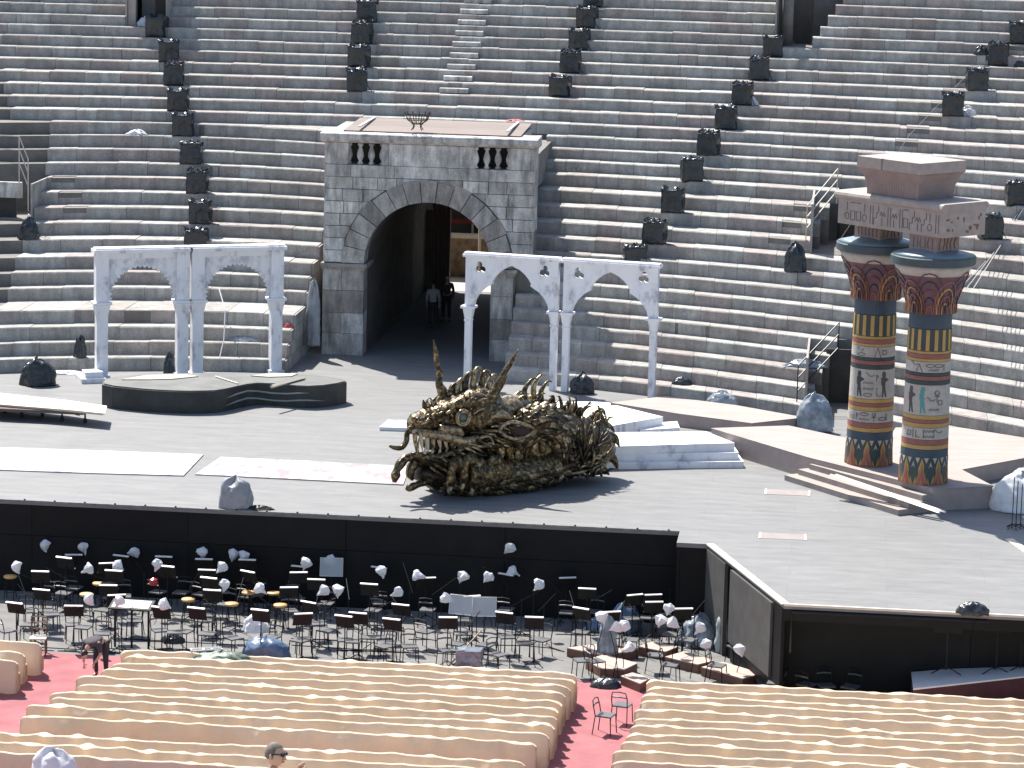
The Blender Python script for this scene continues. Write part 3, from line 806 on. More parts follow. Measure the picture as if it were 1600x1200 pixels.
lo, f, b = on_tier(1240, 434); pleated('plastic_bundle', 'black bin bag leaning on the tiers below the carved beam', 'bag', lo + Vector((0, .3, 0)), .33, .3, .95, BAG, 5, pl=.2, top=4)
pleated('plastic_bundle', 'dark green bag on the stage behind the pointed marble screens', 'bag', U(909, 614, 0), .38, .3, .62, BAG, 6, top=4)
lo, f, b = on_tier(1065, 601); pleated('plastic_bundle', 'small black bag on the lowest tier right of the pointed screens', 'bag', lo + Vector((0, .1, 0)), .32, .2, .24, BAG, 7)
pleated('plastic_bundle', 'small black bag on a board behind the painted columns', 'bag', U(1541, 690, .1), .34, .22, .3, BAG, 8, pl=.3)
pleated('plastic_bundle', 'flat black bag lying on the right-hand stage edge above the pit', 'bag', U(1521, 961, 0) + Vector((0, .15, 0)), .36, .2, .30, BAG, 9, pl=.2)
pleated('covered_monitor', 'grey cloth covered box standing on the stage edge above the pit', 'covered equipment', U(366, 795, 0) + Vector((0, .25, 0)), .45, .36, .82, GREYTARP, 10, pl=.12, top=5)
pleated('cable_heap', 'heap of dark cables on the stage edge beside the grey covered box', 'cables', U(405, 797, 0) + Vector((0, .1, 0)), .3, .12, .12, BLACKM, 11, pl=.5)
for px, py, lb, mt in ((1536, 91, 'small black bag beside a loudspeaker in the upper right column', BAG), (1590, 98, 'glossy black bag beyond the loudspeakers at the upper right edge', BAG), (1172, 105 + 60, 'small white bag beside a loudspeaker of the slanting column', CLOTHW), (1512, 181, 'white bag beside the lowest loudspeaker of the upper right column', CLOTHW), (243, 36, 'white bag on the doorstep at the top of the loudspeaker column', CLOTHW)):
    lo, f, b = on_tier(px, py); pleated('plastic_bundle', lb, 'bag', lo + Vector((0, .2, 0)), .26, .2, .36, mt, px * .13, pl=.25)
lo, f, b = on_tier(213, 211); pleated('white_bundle', 'small white cloth bundle lying on the tiers left of the loudspeakers', 'cloth', lo + Vector((0, .1, 0)), .32, .2, .2, CLOTHW, 12, pl=.4)
lo, f, b = on_tier(376, 533); pleated('plastic_sheet', 'clear plastic sheet on the tiers behind the scalloped screens', 'plastic sheet', lo + Vector((0, .1, 0)), .5, .2, .18, SHEER, 13, pl=.4)
lo, f, b = on_tier(1258, 574); pleated('plastic_sheet', 'clear plastic sheet on the tiers above the dark stair railing', 'plastic sheet', lo + Vector((0, .15, 0)), .55, .25, .25, SHEER, 14, pl=.4)
pleated('plastic_sheet', 'white plastic sheet spread on the stage beside the large black bag', 'plastic sheet', U(104, 584, 0), .5, .2, .12, CLOTHW, 15, pl=.4)
pleated('plastic_sheet', 'shiny clear sheet over a box behind the wooden ramp', 'plastic sheet', U(1128, 634, .1), .5, .35, .48, SHEER, 16)
pleated('plastic_sheet', 'tall shiny clear sheet over a frame beside the low stair opening', 'plastic sheet', U(1272, 672, .05), .55, .4, 1.1, SHEER, 17, top=3)
pleated('white_tarp', 'white tarpaulin over equipment on the stage at the right edge', 'tarpaulin', U(1592, 800, 0) + Vector((.1, .3, 0)), .85, .6, 1.15, CLOTHW, 18, top=2.5)
for k, px in enumerate((1581, 1587, 1594)):
    p = U(px, 826, 0)
    t = thing('microphone_stand', 'thin black stand before the white tarpaulin at the right edge, %s from the columns' % ORD[k], 'stand', p, .5 * k)
    MB().tube([(0, 0, .02), (0, 0, 1.45 - .1 * k)], .014, 5).build('pole', BLACKM, t)
    for q in range(3): MB().tube([(0, 0, .14), (.26 * math.cos(2.1 * q), .26 * math.sin(2.1 * q), .012)], .012, 4).build('leg', BLACKM, t)
p0 = UY(490, 470, 3.6); pleated('hanging_cloth', 'pale cloth hanging against the left side of the gate', 'cloth', p0 + Vector((0, 0, -1.6)), .24, .14, 2.2, GREYTARP, 19, top=6)
lo, f, b = on_tier(925, 262)
pl = thing('dry_palm_leaf', 'dry yellow palm leaf lying on the tiers right of the gate', 'palm leaf', lo + Vector((0, .2, .06)))
STRAW = M('straw', (.48, .40, .20), (.34, .28, .14), 8, .8)
MB().tube([(-.8, 0, 0), (-.2, .05, .06), (.7, 0, .12)], .018, 5).build('stem', STRAW, pl)
for k in range(16):
    x = -.7 + k * .085; s = 1 if k % 2 else -1
    MB().tube([(x, 0, .05), (x + .12, s * .12, .1), (x + .22, s * .22 - .05, -.02 if s < 0 else .05)], [.015, .03, .004], 4, .3).build('leaflet', STRAW, pl)
o = pleated('red_tape_heap', 'small heap of red tape on the tier edge above the gate', 'tape', on_tier(805, 190)[0] + Vector((0, .1, 0)), .3, .1, .09, M('red_tape', (.5, .06, .06), (.6, .3, .28), 9), 20, pl=.5)
o = pleated('red_cloth', 'small red cloth on the end of a low tier left of the gate', 'cloth', on_tier(449, 512)[0] + Vector((0, .1, 0)), .14, .1, .16, M('red_cloth', (.35, .04, .05), (.45, .07, .07), 6), 21, pl=.3)
wire = MB().tube([UY(342, 450, 2.2), UY(352, 485, 1.2), UY(350, 530, .6), UY(343, 560, .2)], .02, 5).build('white_cable', CLOTHW); tag(wire, 'white cable hanging down the tiers inside the right scalloped screen', 'cable')
CABLE = M('guy_cable', (.5, .48, .45), (.4, .38, .36), 6)
o = MB().tube([U(1170, 590, .3), on_tier(1420, 240)[0] + Vector((0, 0, .7)), on_tier(1525, 125)[0] + Vector((0, 0, .5))], .009, 4).build('guy_cable', CABLE); tag(o, 'thin cable stretched over the right tiers up to the loudspeakers', 'cable')
for k in range(5):
    o = MB().tube([U(1500, 450, 5.2) + Vector((.1 * k, 0, 0)), UY(1548 + 5 * k, 400 - 6 * k, 5.0), UY(1575 + 6 * k, 350 - 6 * k, 6.2), UY(1600 + 8 * k, 318 - 6 * k, 7.2)], .014, 4).build('loose_cable', BLACKM if k % 2 else CABLE)
    tag(o, 'loose cable running up the tiers behind the carved beam, %s strand' % ORD[k], 'cable', 'cables behind the carved beam')

# ------------------------------------------------------------------ marble screens
MARBLE = M('painted_marble', (.40, .41, .45), (.76, .76, .77), 2.4, .6, c3=(.70, .70, .72), lo=.34, hi=.56, stretch=(1, 1, .55))
MARBLE2 = M('veined_marble', (.44, .44, .48), (.74, .74, .75), 3.4, .6, lo=.38, hi=.56, stretch=(1, 1, .7))
def moor_screen(label, loc, rz, w):
    t = thing('scalloped_screen', label, 'stage arch', loc, rz, 'scalloped marble screens')
    H, zc, cx, R0 = 4.42, 2.62, w / 2, w / 2 - .55
    outer = [(0.42, zc), (0.42, H - .14), (w - .42, H - .14), (w - .42, zc)]
    arc = []; nt = 21
    for k in range(nt * 2 + 1):
        a = math.pi * k / (nt * 2); r = R0 + (.085 if k % 2 else 0.0)
        arc.append((cx + r * math.cos(a), zc + .1 + r * 1.0 * math.sin(a)))
    plate('pierced_panel', MARBLE2, outer + arc, [], .16, t)
    for x in (0.2, w - .2):
        MB().box(x - .22, x + .22, -.2, .2, zc, H - .14).build('pilaster', MARBLE, t)
        MB().box(x - .31, x + .31, -.29, .29, zc - .08, zc - .002).build('capital', MARBLE, t)
        mb = MB(); mb.loft([[(x + s * a, b * s, z) for a, b in ((-.5, -.5), (.5, -.5), (.5, .5), (-.5, .5))] for s, z in ((.38, 0.12), (.38, zc - .45), (.40, zc - .4), (.52, zc - .09))])
        mb.build('column', MARBLE, t)
        MB().box(x - .26, x + .26, -.26, .26, 0, .118).build('foot', MARBLE, t)
    MB().box(.42, w - .42, -.12, .12, H - .34, H - .142).build('top_rail', MARBLE, t)
    MB().box(-.1, w + .1, -.3, .3, H - .138, H - .02).box(-.04, w + .04, -.22, .22, H - .018, H + .03).build('cornice', MARBLE, t)
    return t
A, B = Vector((-13.85, -2.42, 0)), Vector((-8.02, .30, 0)); dv = (B - A); wl = dv.length; rz = math.atan2(dv.y, dv.x)
moor_screen('scalloped marble screen arch on a plinth, the one farther from the gate', A, rz, wl / 2 - .06)
moor_screen('scalloped marble screen arch nearer the gate behind the dark platform', A + dv * (.5 + .06 / wl), rz, wl / 2 - .06)
t = thing('marble_plinth', 'low white stepped plinth under the outer leg of the scalloped screen', 'plinth', A + Vector((.1, -.55, 0)), rz)
MB().box(-.5, .35, -.35, .9, 0, .16).build('plinth_step', MARBLE, t); MB().box(-.35, .25, -.2, .4, .162, .36).build('plinth_block', MARBLE, t)

def gothic_screen(label, loc, rz, w):
    t = thing('pointed_screen', label, 'stage arch', loc, rz, 'pointed marble screens')
    H, zc = 4.5, 2.7
    half = [(.32, zc), (.38, zc + .22), (.52, zc + .45), (.72, zc + .64), (.98, zc + .80), (.96, zc + .88), (1.04, zc + 1.02), (1.18, zc + 1.18), (1.36, zc + 1.32), (w / 2, zc + 1.45)]
    other = [(w - x, z) for x, z in half[:-1]][::-1]
    outer = [(0.02, zc), (0.02, H - .13), (w - .02, H - .13), (w - .02, zc)] + [(p[0], p[1]) for p in other[::-1]] + half[::-1]
    holes = []
    for cx in (.52, w - .52):
        tre = []
        for a0 in (90, 210, 330):
            ox, oz = .11 * math.cos(rad(a0 + (12 if cx < 1 else -12))), .11 * math.sin(rad(a0))
            for k in range(-4, 5):
                a = rad(a0 + k * 30)
                tre.append((cx + ox + .105 * math.cos(a), zc + 1.32 + oz + .105 * math.sin(a)))
        holes.append(tre)
    plate('pierced_panel', MARBLE, outer, holes, .22, t)
    for x in (.14, w - .14):
        mb = MB(); mb.loft([[(x + s * a, b * s, z) for a, b in ((-.5, -.5), (.5, -.5), (.5, .5), (-.5, .5))] for s, z in ((.22, 0), (.22, zc - .52), (.28, zc - .5), (.22, zc - .46), (.34, zc - .09))])
        mb.build('column', MARBLE, t)
        MB().box(x - .24, x + .24, -.22, .22, zc - .085, zc - .004).build('capital', MARBLE, t)
    MB().box(-.06, w + .06, -.22, .22, H - .128, H - .04).box(-.03, w + .03, -.16, .16, H - .038, H + .02).build('cornice', MARBLE, t)
    return t
A, B = Vector((-1.62, -.36, 0)), Vector((4.98, -1.5, 0)); dv = B - A; wl = dv.length; rz = math.atan2(dv.y, dv.x)
gothic_screen('pointed marble screen arch with trefoil holes in front of the gate pier', A, rz, wl / 2 - .07)
gothic_screen('pointed marble screen arch with trefoil holes beside the tiers', A + dv * (.5 + .07 / wl), rz, wl / 2 - .07)

# ------------------------------------------------------------------ platforms and floor pieces
def zpoly(pts, z): return [(U(x, y, z).x, U(x, y, z).y) for x, y in pts]
DKPLAT = M('dark_platform', (.02, .022, .021), (.042, .045, .042), 1.6, .6, lo=.4, hi=.7)
DKTOP = M('platform_top', (.08, .085, .085), (.13, .135, .13), 1.2, .7)
front = [(455, 712), (500, 722), (560, 728), (630, 735), (700, 740), (780, 744), (850, 745), (910, 744), (960, 742), (1010, 734), (1060, 722), (1105, 713), (1150, 708), (1215, 710), (1280, 715), (1330, 720), (1380, 722), (1450, 718), (1510, 709), (1548, 700)]
back = [(1535, 690), (1500, 683), (1400, 672), (1240, 665), (1120, 664), (880, 664), (640, 668), (520, 680), (460, 692)]
HP = .74
fr = [(x / 2.857, 350 + y / 2.857) for x, y in front + back]
poly = zpoly(fr, HP)
t = thing('curved_platform', 'dark curved stage platform with wavy bands before the scalloped screens', 'platform', (0, 0, 0))
MB().prism(poly, 0, HP - .04).build('rim', DKPLAT, t)
cx = sum(p[0] for p in poly) / len(poly); cy = sum(p[1] for p in poly) / len(poly)
MB().prism([(cx + (x - cx) * .985, cy + (y - cy) * .97) for x, y in poly], HP - .038, HP).build('deck', DKTOP, t)
for z0, lo_, hi_ in ((.22, 9, 18), (.46, 9, 17)):
    seg = [Vector((poly[k][0], poly[k][1], z0 + .05 * math.sin(k * 1.3))) for k in range(lo_, hi_)]
    seg = [s + Vector((0, -.02, 0)) for s in seg]
    MB().tube(seg, [.004] + [.03] * (len(seg) - 2) + [.004], 6).build('band', M('platform_band', (.22, .24, .22), (.3, .32, .3), 3, .5), t)
PALEB = M('pale_wood', (.52, .46, .38), (.62, .56, .47), 2.5, .8, stretch=(.6, 3, 1))
for pts in ([(190, 594), (230, 587), (290, 586), (310, 589), (270, 593), (235, 594)], [(392, 588), (425, 584), (465, 585), (455, 589), (420, 590)]):
    o = MB().prism(zpoly(pts, HP), HP + .004, HP + .03).build('deck_inlay', M('pale_inlay', (.33, .31, .26), (.4, .37, .31), 2), t)
o = MB().tube([U(424, 604, HP + .06), U(476, 590, HP + .06)], .06, 4).build('loose_plank', PALEB); tag(o, 'short pale plank lying across the dark curved platform', 'plank')
o = MB().tube([U(337, 588, HP + .03), U(372, 599, HP + .03)], .025, 4).build('loose_batten', PALEB); tag(o, 'thin pale batten lying on the dark curved platform', 'plank')
# rolling cart
ct = thing('flat_cart', 'long low cart on castors carrying pale boards at the left edge', 'cart', U(60, 650, 0))
inv = Matrix.Translation(-U(60, 650, 0))
def cp(nm, mb, mat): o = mb.build(nm, mat, ct); o.matrix_parent_inverse = inv; return o
tp = zpoly([(-60, 628), (-40, 612), (100, 627), (163, 636), (160, 648), (100, 642), (0, 634)], .42)
for k in range(3): cp('board', MB().prism([(x + .05 * k, y - .03 * k) for x, y in tp], .40 + k * .026, .424 + k * .026), PALEB)
cp('frame', MB().prism([(x + (0), y) for x, y in zpoly([(-60, 632), (-30, 616), (95, 630), (140, 640), (130, 646), (0, 640)], .36)], .31, .395), M('rust_frame', (.09, .06, .05), (.14, .09, .07), 5))
for px, py in ((8, 645), (34, 651), (66, 650), (97, 658), (133, 661), (20, 636), (120, 648)):
    q = U(px, py, 0)
    cp('castor', MB().lathe([(.05, 0), (.06, .02), (.06, .12), (.03, .15), (.03, .31)], q, 8), BLACKM)
# painted cloths
PCL = M('painted_canvas', (.45, .44, .435), (.26, .27, .305), 1.5, .9, c3=(.43, .41, .415), lo=.42, hi=.60, stretch=(1.2, .5, 1))
PCL2 = M('painted_canvas_pink', (.45, .43, .43), (.29, .22, .235), 1.7, .9, c3=(.42, .36, .37), lo=.42, hi=.60, stretch=(1.3, .45, 1))
for nm, pts, mt, lb in (('painted_cloth', [(-60, 697), (0, 699), (160, 704), (318, 710), (287, 743), (140, 739), (0, 734), (-80, 731)], PCL, 'long pale painted cloth spread on the stage at the left edge'),
                        ('painted_cloth', [(345, 714), (480, 720), (640, 729), (630, 757), (450, 748), (305, 741)], PCL2, 'pale pink painted cloth spread on the stage beside the dragon head')):
    o = MB().prism(zpoly(pts, .03), .004, .035).build(nm, mt); tag(o, lb, 'painted cloth', 'painted cloths on the stage')
o = MB().prism(zpoly([(593, 667), (606, 656), (700, 658), (690, 670)], .12), .005, .12).build('white_slab', MARBLE); tag(o, 'low white marble slab behind the dragon nose', 'slab')
# marble steps right of the dragon
t = thing('marble_steps', 'white marble stage steps beside the dragon tail', 'steps', (0, 0, 0))
for k, (pts, z0, z1) in enumerate((([(900, 724), (1162, 721), (1146, 711), (900, 712)], 0, .2), ([(900, 710), (1154, 707), (1138, 697), (900, 699)], .2, .43), ([(900, 699), (1148, 692), (1103, 674), (900, 676)], .43, .68))):
    base = zpoly(pts, z1)
    if k < 2: base[2] = (base[2][0], base[2][1] + 1.0); base[3] = (base[3][0], base[3][1] + 1.0)
    MB().prism(base, z0 + .002, z1).build('step', MARBLE, t)
o = MB().prism(zpoly([(880, 672), (940, 668), (1036, 651), (962, 633), (880, 640)], .62), .002, .62).build('marble_platform', MARBLE); tag(o, 'white marble platform just behind the marble steps', 'platform')
o = MB().prism(zpoly([(1000, 672), (1062, 668), (1058, 658), (1000, 662)], .36), .003, .36).build('marble_platform', MARBLE); tag(o, 'small low marble block beside the white platform', 'platform')
o = MB().prism(zpoly([(780, 640), (955, 640), (955, 628), (800, 626)], .14), .003, .14).build('white_slab', MARBLE); tag(o, 'long white slab on the stage below the pointed screens', 'slab')
PINKW = M('pinkish_ply', (.26, .222, .203), (.315, .272, .25), 1.6, .75, stretch=(.5, 2, 1))
PLY = M('ply_side', (.30, .245, .22), (.36, .295, .27), 2, .8)
def platform(label, pts, z, name='wooden_platform', z0=.003, sides=PLY):
    pg = zpoly(pts, z); t = thing(name, label, 'platform', (pg[0][0], pg[0][1], 0)); inv = Matrix.Translation((-pg[0][0], -pg[0][1], 0))
    o = MB().prism(pg, z0, z - .03).build('side_panels', sides, t); o.matrix_parent_inverse = inv
    cx = sum(p[0] for p in pg) / len(pg); cy = sum(p[1] for p in pg) / len(pg)
    o = MB().prism([(cx + (x - cx) * 1.006, cy + (y - cy) * 1.006) for x, y in pg], z - .028, z).build('deck', PINKW, t); o.matrix_parent_inverse = inv
    return t
platform('low wooden ramp platform between the pointed screens and the painted columns', [(954, 629), (1060, 646), (1174, 661), (1256, 652), (1150, 633), (1040, 619)], .42)
PZ = .65
platform('large wooden platform carrying the two painted columns', [(1112, 669), (1233, 665), (1330, 686), (1480, 722), (1551, 759), (1457, 763), (1262, 714)], PZ)
platform('wooden platform behind the painted columns by the right edge', [(1470, 732), (1499, 734), (1640, 708), (1640, 690), (1500, 668), (1400, 668), (1380, 700)], .5)
t = thing('wooden_steps', 'wooden steps leading up to the painted columns', 'steps', (0, 0, 0))
for k, (a, b) in enumerate((((1265, 725), (1441, 774)), ((1247, 733), (1420, 786)), ((1226, 742), (1403, 797)))):
    z = PZ - .162 * (k + 1)
    A, B = U(*a, z), U(*b, z); q = Vector((-(B - A).y, (B - A).x, 0)).normalized() * .75
    MB().prism([(A.x, A.y), (B.x, B.y), (B.x + q.x, B.y + q.y), (A.x + q.x, A.y + q.y)], .003 + (.001 * k), z).build('step', PINKW, t)
for k, (a, b) in enumerate((((1298, 742), (1468, 801)), ((1306, 742), (1477, 800)))):
    A, B = U(*a, .66), U(*b, .22)
    o = MB().tube([A, B], .065, 4, .5).build('long_plank', M('white_board', (.74, .72, .66), (.66, .63, .57), 3)); tag(o, 'long pale plank resting on the wooden steps, the %s one' % ('outer', 'inner')[k], 'plank', 'planks on the wooden steps')
FRM = M('trap_frame', (.52, .44, .36), (.6, .52, .44), 4)
for lb, pts in (('pale outlined trapdoor in the stage floor before the wooden steps', [(1197, 764), (1265, 767), (1264, 775), (1196, 772)]), ('pinkish trapdoor in the stage floor nearer the pit corner', [(1188, 832), (1258, 835), (1259, 844), (1187, 841)])):
    pg = zpoly(pts, .004); t = thing('floor_trapdoor', lb, 'trapdoor', (pg[0][0], pg[0][1], 0)); inv = Matrix.Translation((-pg[0][0], -pg[0][1], 0))
    o = MB().prism(pg, .001, .008).build('panel', M('trap_panel', (.21, .185, .18), (.25, .22, .21), 3), t); o.matrix_parent_inverse = inv
    for a, b in ((0, 3), (1, 2)):
        o = MB().tube([(pg[a][0], pg[a][1], .01), (pg[b][0], pg[b][1], .01)], .03, 4, .3).build('frame_bar', FRM, t); o.matrix_parent_inverse = inv
o = MB().prism(zpoly([(1571, 842), (1582, 841), (1640, 880), (1630, 884)], .03), .003, .03).build('loose_plank', PALEB); tag(o, 'pale board lying on the stage at the right edge', 'plank')
o = MB().prism(zpoly([(1540, 652), (1700, 700), (1700, 708), (1530, 658)], .1), .003, .16).build('timber_beam', PALEB); tag(o, 'long pale beam at the foot of the right tiers', 'plank')
# ------------------------------------------------------------------ the painted columns
CREAM = M('paint_cream', (.42, .39, .35), (.34, .315, .285), 5, .7)
GOLD = M('paint_gold', (.42, .27, .08), (.36, .22, .07), 5, .6)
REDP = M('paint_red', (.27, .095, .08), (.22, .08, .07), 5, .6)
BLUEP = M('paint_blue', (.026, .048, .074), (.033, .058, .085), 5, .55)
GREENP = M('paint_green', (.022, .042, .042), (.03, .05, .05), 5, .55)
ORANGEP = M('paint_orange', (.34, .14, .055), (.29, .115, .05), 5, .6)
PURPLE = M('paint_purple', (.12, .06, .075), (.095, .05, .065), 5, .6)
INK = M('paint_ink', (.06, .055, .05), (.09, .08, .07), 8, .7)
TEAL = M('paint_teal', (.08, .30, .28), (.07, .25, .24), 8, .7)
DISC = M('paint_disc', (.12, .17, .21), (.16, .21, .25), 4, .45)
def on_cyl(cx, cy, rf, s, z, off): # point on the column: s = arc length from the side facing the camera
    r = rf(z); a = -math.pi / 2 - .1 + s / .6
    return (cx + (r + off) * math.cos(a), cy + (r + off) * math.sin(a), z)
def cyl_poly(cx, cy, rf, pts, off=.012):
    """a painted shape standing a little proud of the column; split so that it follows the curve"""
    c = (sum(p[0] for p in pts) / len(pts), sum(p[1] for p in pts) / len(pts))
    mb = MB(); n = len(pts)
    vs = [on_cyl(cx, cy, rf, s, z, off) for s, z in pts] + [on_cyl(cx, cy, rf, s, z, -.01) for s, z in pts] + [on_cyl(cx, cy, rf, c[0], c[1], off)]
    fs = [(i, (i + 1) % n, 2 * n) for i in range(n)] + [(i, n + i, n + (i + 1) % n, (i + 1) % n) for i in range(n)]
    return mb.add(vs, fs)
def cyl_line(cx, cy, rf, pts, w=.022, off=.014):
    return MB().tube([on_cyl(cx, cy, rf, s, z, off) for s, z in pts], w, 4, .6)
def glyph(kind, s, z, h):
    """strokes of simple carved signs, in (s, z); h = height"""
    if kind == 'wave': return [[(s - .14 + k * .04, z + (.03 if k % 2 else -.03)) for k in range(8)]]
    if kind == 'ankh': return [[(s, z - h / 2), (s, z + h * .08)], [(s - h * .22, z), (s + h * .22, z)], [(s + .09 * h * 2 * math.cos(a), z + h * .28 + .2 * h * math.sin(a)) for a in [i * math.pi / 4 for i in range(9)]]]
    if kind == 'eye': return [[(s + .12 * math.cos(i * math.pi / 5), z + .045 * math.sin(i * math.pi / 5)) for i in range(11)]]
    if kind == 'snake': return [[(s - .12, z + .08), (s - .06, z + .1), (s - .02, z + .02), (s + .06, z), (s + .13, z + .05)]]
    if kind == 'box': return [[(s - .06, z - .06), (s + .06, z - .06), (s + .06, z + .06), (s - .06, z + .06), (s - .06, z - .06)]]
    if kind == 'tri': return [[(s - .09, z - h / 2), (s, z + h / 2), (s + .09, z - h / 2)]]
    if kind == 'reed': return [[(s, z - h / 2), (s, z + h / 2), (s + .05, z + h * .3), (s + .02, z)]]
    if kind == 'hook': return [[(s - .05, z + h / 2), (s - .05, z - h / 2), (s + .07, z - h / 2)]]
    return [[(s, z - h / 2), (s, z + h / 2)]]
def figure(s, z0, h, arm=1):
    """a striding painted figure in profile, as one outline"""
    k = h
    return [(s - .05 * k, z0), (s - .01 * k, z0), (s + .0 * k, z0 + .3 * k), (s + .09 * k, z0), (s + .14 * k, z0), (s + .07 * k, z0 + .42 * k), (s + .07 * k, z0 + .6 * k), (s + .07 * k + arm * .13 * k, z0 + .66 * k), (s + .07 * k + arm * .13 * k, z0 + .71 * k),
            (s + .08 * k, z0 + .76 * k), (s + .03 * k, z0 + .8 * k), (s + .08 * k, z0 + .88 * k), (s + .06 * k, z0 + 1.0 * k), (s - .05 * k, z0 + 1.0 * k), (s - .07 * k, z0 + .84 * k), (s - .02 * k, z0 + .8 * k), (s - .1 * k, z0 + .75 * k), (s - .09 * k, z0 + .5 * k), (s - .05 * k, z0 + .42 * k)]
Z0C, HC = PZ, 4.86
def zc_(y): return Z0C + (1085 - y) / 975.0 * HC
def rcol(z): return lerp(.685, .60, min(max((z - Z0C) / HC, 0), 1))
def painted_column(label, c, top, signs):
    cx, cy = c
    t = thing('painted_column', label, 'column', (cx, cy, PZ)); inv = Matrix.Translation((-cx, -cy, -PZ))
    def part(nm, mb, mat, sm=False):
        o = mb.build(nm, mat, t, sm); o.matrix_parent_inverse = inv; return o
    bands = [(1085, 925, GREENP), (925, 882, BLUEP), (880, 857, GOLD), (855, 825, REDP), (823, 757, CREAM), (755, 732, GOLD), (730, 710, REDP), (708, 686, GOLD), (684, 512, CREAM), (510, 487, GREENP), (485, 462, REDP), (460, 442, GREENP), (440, 380, CREAM), (378, 363, GOLD), (361, 336, REDP), (334, 320, GOLD), (318, 195, GREENP), (193, 108, BLUEP)]
    made = []
    def on_band(y): return min(made, key=lambda m: 0 if m[1] <= y <= m[0] else min(abs(y - m[0]), abs(y - m[1])))[2]
    def sub(nm, mb, mat, par, sm=False): return mb.build(nm, mat, par, sm)
    for ya, yb, mt in bands:
        za, zb = zc_(ya), zc_(yb)
        made.append((ya, yb, None)); made[-1] = (ya, yb, part('painted_band', MB().lathe([(rcol(za), za), (rcol(zb), zb)], (cx, cy, 0), 40), mt, False))
    for k in range(16):                                     # upright gold bars
        s = (k - 8) * .236
        sub('gold_bar', cyl_poly(cx, cy, rcol, [(s - .05, zc_(316)), (s + .05, zc_(316)), (s + .05, zc_(197)), (s - .05, zc_(197))]), GOLD, on_band(250))
    for k in range(-4, 5):                                  # chevrons at the foot
        s = k * .44
        for w, h0, mt, of in ((.21, 155, GOLD, .008), (.165, 125, ORANGEP, .014), (.11, 88, REDP, .018), (.05, 45, ORANGEP, .022)):
            sub('chevron', cyl_poly(cx, cy, rcol, [(s - w, zc_(1084)), (s + w, zc_(1084)), (s, zc_(1084 - h0))], of), mt, on_band(1000))
        for q in (-.11, .11):
            sub('white_triangle', cyl_poly(cx, cy, rcol, [(s + .22 + q - .06, zc_(928)), (s + .22 + q + .06, zc_(928)), (s + .22 + q, zc_(960))], .01), CREAM, on_band(1000))
        sub('white_triangle', cyl_poly(cx, cy, rcol, [(s + .22 - .05, zc_(985)), (s + .22, zc_(950)), (s + .22 + .05, zc_(985)), (s + .22, zc_(970))], .012), CREAM, on_band(1000))
    for kind, s, y, h in signs[0]:
        for st in glyph(kind, s, zc_(y), h): sub('glyph', cyl_line(cx, cy, rcol, st, .011), INK, on_band(y))
    for s, h, arm, mt in signs[1]:
        sub('painted_figure', cyl_poly(cx, cy, rcol, figure(s, zc_(672), h, arm), .012), mt, on_band(600))
    # bell capital with looped petals, disc and low dome
    zb, zt = zc_(108), top - .28
    def rbell(z):
        q = (z - zb) / (zt - zb); return .64 + .08 * (1 - min(q * 6, 1)) + .47 * max(q, 0) ** 1.25
    bell = part('bell_capital', MB().lathe([(rbell(lerp(zb, zt, k / 10)), lerp(zb, zt, k / 10)) for k in range(10)], (cx, cy, 0), 40), PURPLE, True)
    part('bell_rim', MB().lathe([(rbell(lerp(zb, zt, k / 10)) + .001, lerp(zb, zt, k / 10)) for k in range(8, 11)], (cx, cy, 0), 40), CREAM, True)
    for k in range(10):
        s = (k - 5) * .377; hh = (zt - zb)
        big = k % 2
        for ring, mt in ((1.0, PURPLE), (.8, BLUEP), (.6, REDP), (.4, BLUEP), (.2, ORANGEP)) if big else ((.8, REDP), (.62, GOLD), (.44, REDP), (.26, GOLD)):
            pts = [(s + .34 * ring * math.cos(a), zb + .02 + hh * .86 * ring * math.sin(a)) for a in [math.pi * i / 12 for i in range(13)]]
            sub('petal_line', MB().tube([on_cyl(cx, cy, rbell, a, z, .012) for a, z in pts], .034, 4, .5), mt, bell)
    part('capital_disc', MB().lathe([(1.16, zt), (1.2, zt + .03), (1.2, zt + .22), (1.17, zt + .25)], (cx, cy, 0), 48), M('rim_teal', (.035, .06, .07), (.045, .072, .082), 4, .6))
    part('disc_dome', MB().lathe([(1.17, zt + .252), (.9, zt + .32), (.55, zt + .40), (.2, zt + .43)], (cx, cy, 0), 40), DISC, True)
    return t
c1, c2 = U(1357, 723, PZ), U(1442, 751, PZ)
signs1 = ([('snake', -.35, 405, .1), ('eye', -.3, 425, .1), ('tri', .18, 412, .3), ('box', .38, 412, .1), ('wave', -.05, 560 + 30, .1), ('wave', -.05, 625, .1), ('snake', -.02, 552, .1), ('eye', -.05, 660, .1), ('reed', .17, 560, .2), ('hook', .24, 640, .25),
           ('box', -.48, 795, .1), ('reed', -.34, 790, .2), ('wave', -.12, 805, .1), ('eye', -.12, 775, .1), ('ankh', .14, 790, .26), ('eye', .38, 800, .1), ('line', .5, 790, .2)], [(-.32, .74, 1, GREENP), (.38, .74, 1, INK)])
signs2 = ([('snake', -.36, 400, .1), ('tri', -.2, 415, .22), ('wave', .2, 425, .1), ('eye', .1, 400, .1), ('eye', .34, 400, .1), ('line', .5, 410, .2), ('ankh', .32, 575, .36), ('snake', .15, 600, .1), ('wave', .25, 650, .1), ('box', .42, 610, .1),
           ('hook', -.15, 790, .2), ('box', -.4, 790, .1), ('wave', .12, 775, .1), ('wave', .12, 805, .1), ('snake', .38, 785, .1), ('line', -.28, 790, .24), ('line', 0.0, 790, .24), ('line', .27, 790, .24)], [(-.42, .74, 1, INK), (-.08, .74, -1, TEAL)])
painted_column('painted column with two dark striding figures, the one farther from the stage edge', (c1.x, c1.y), 7.18, signs1)
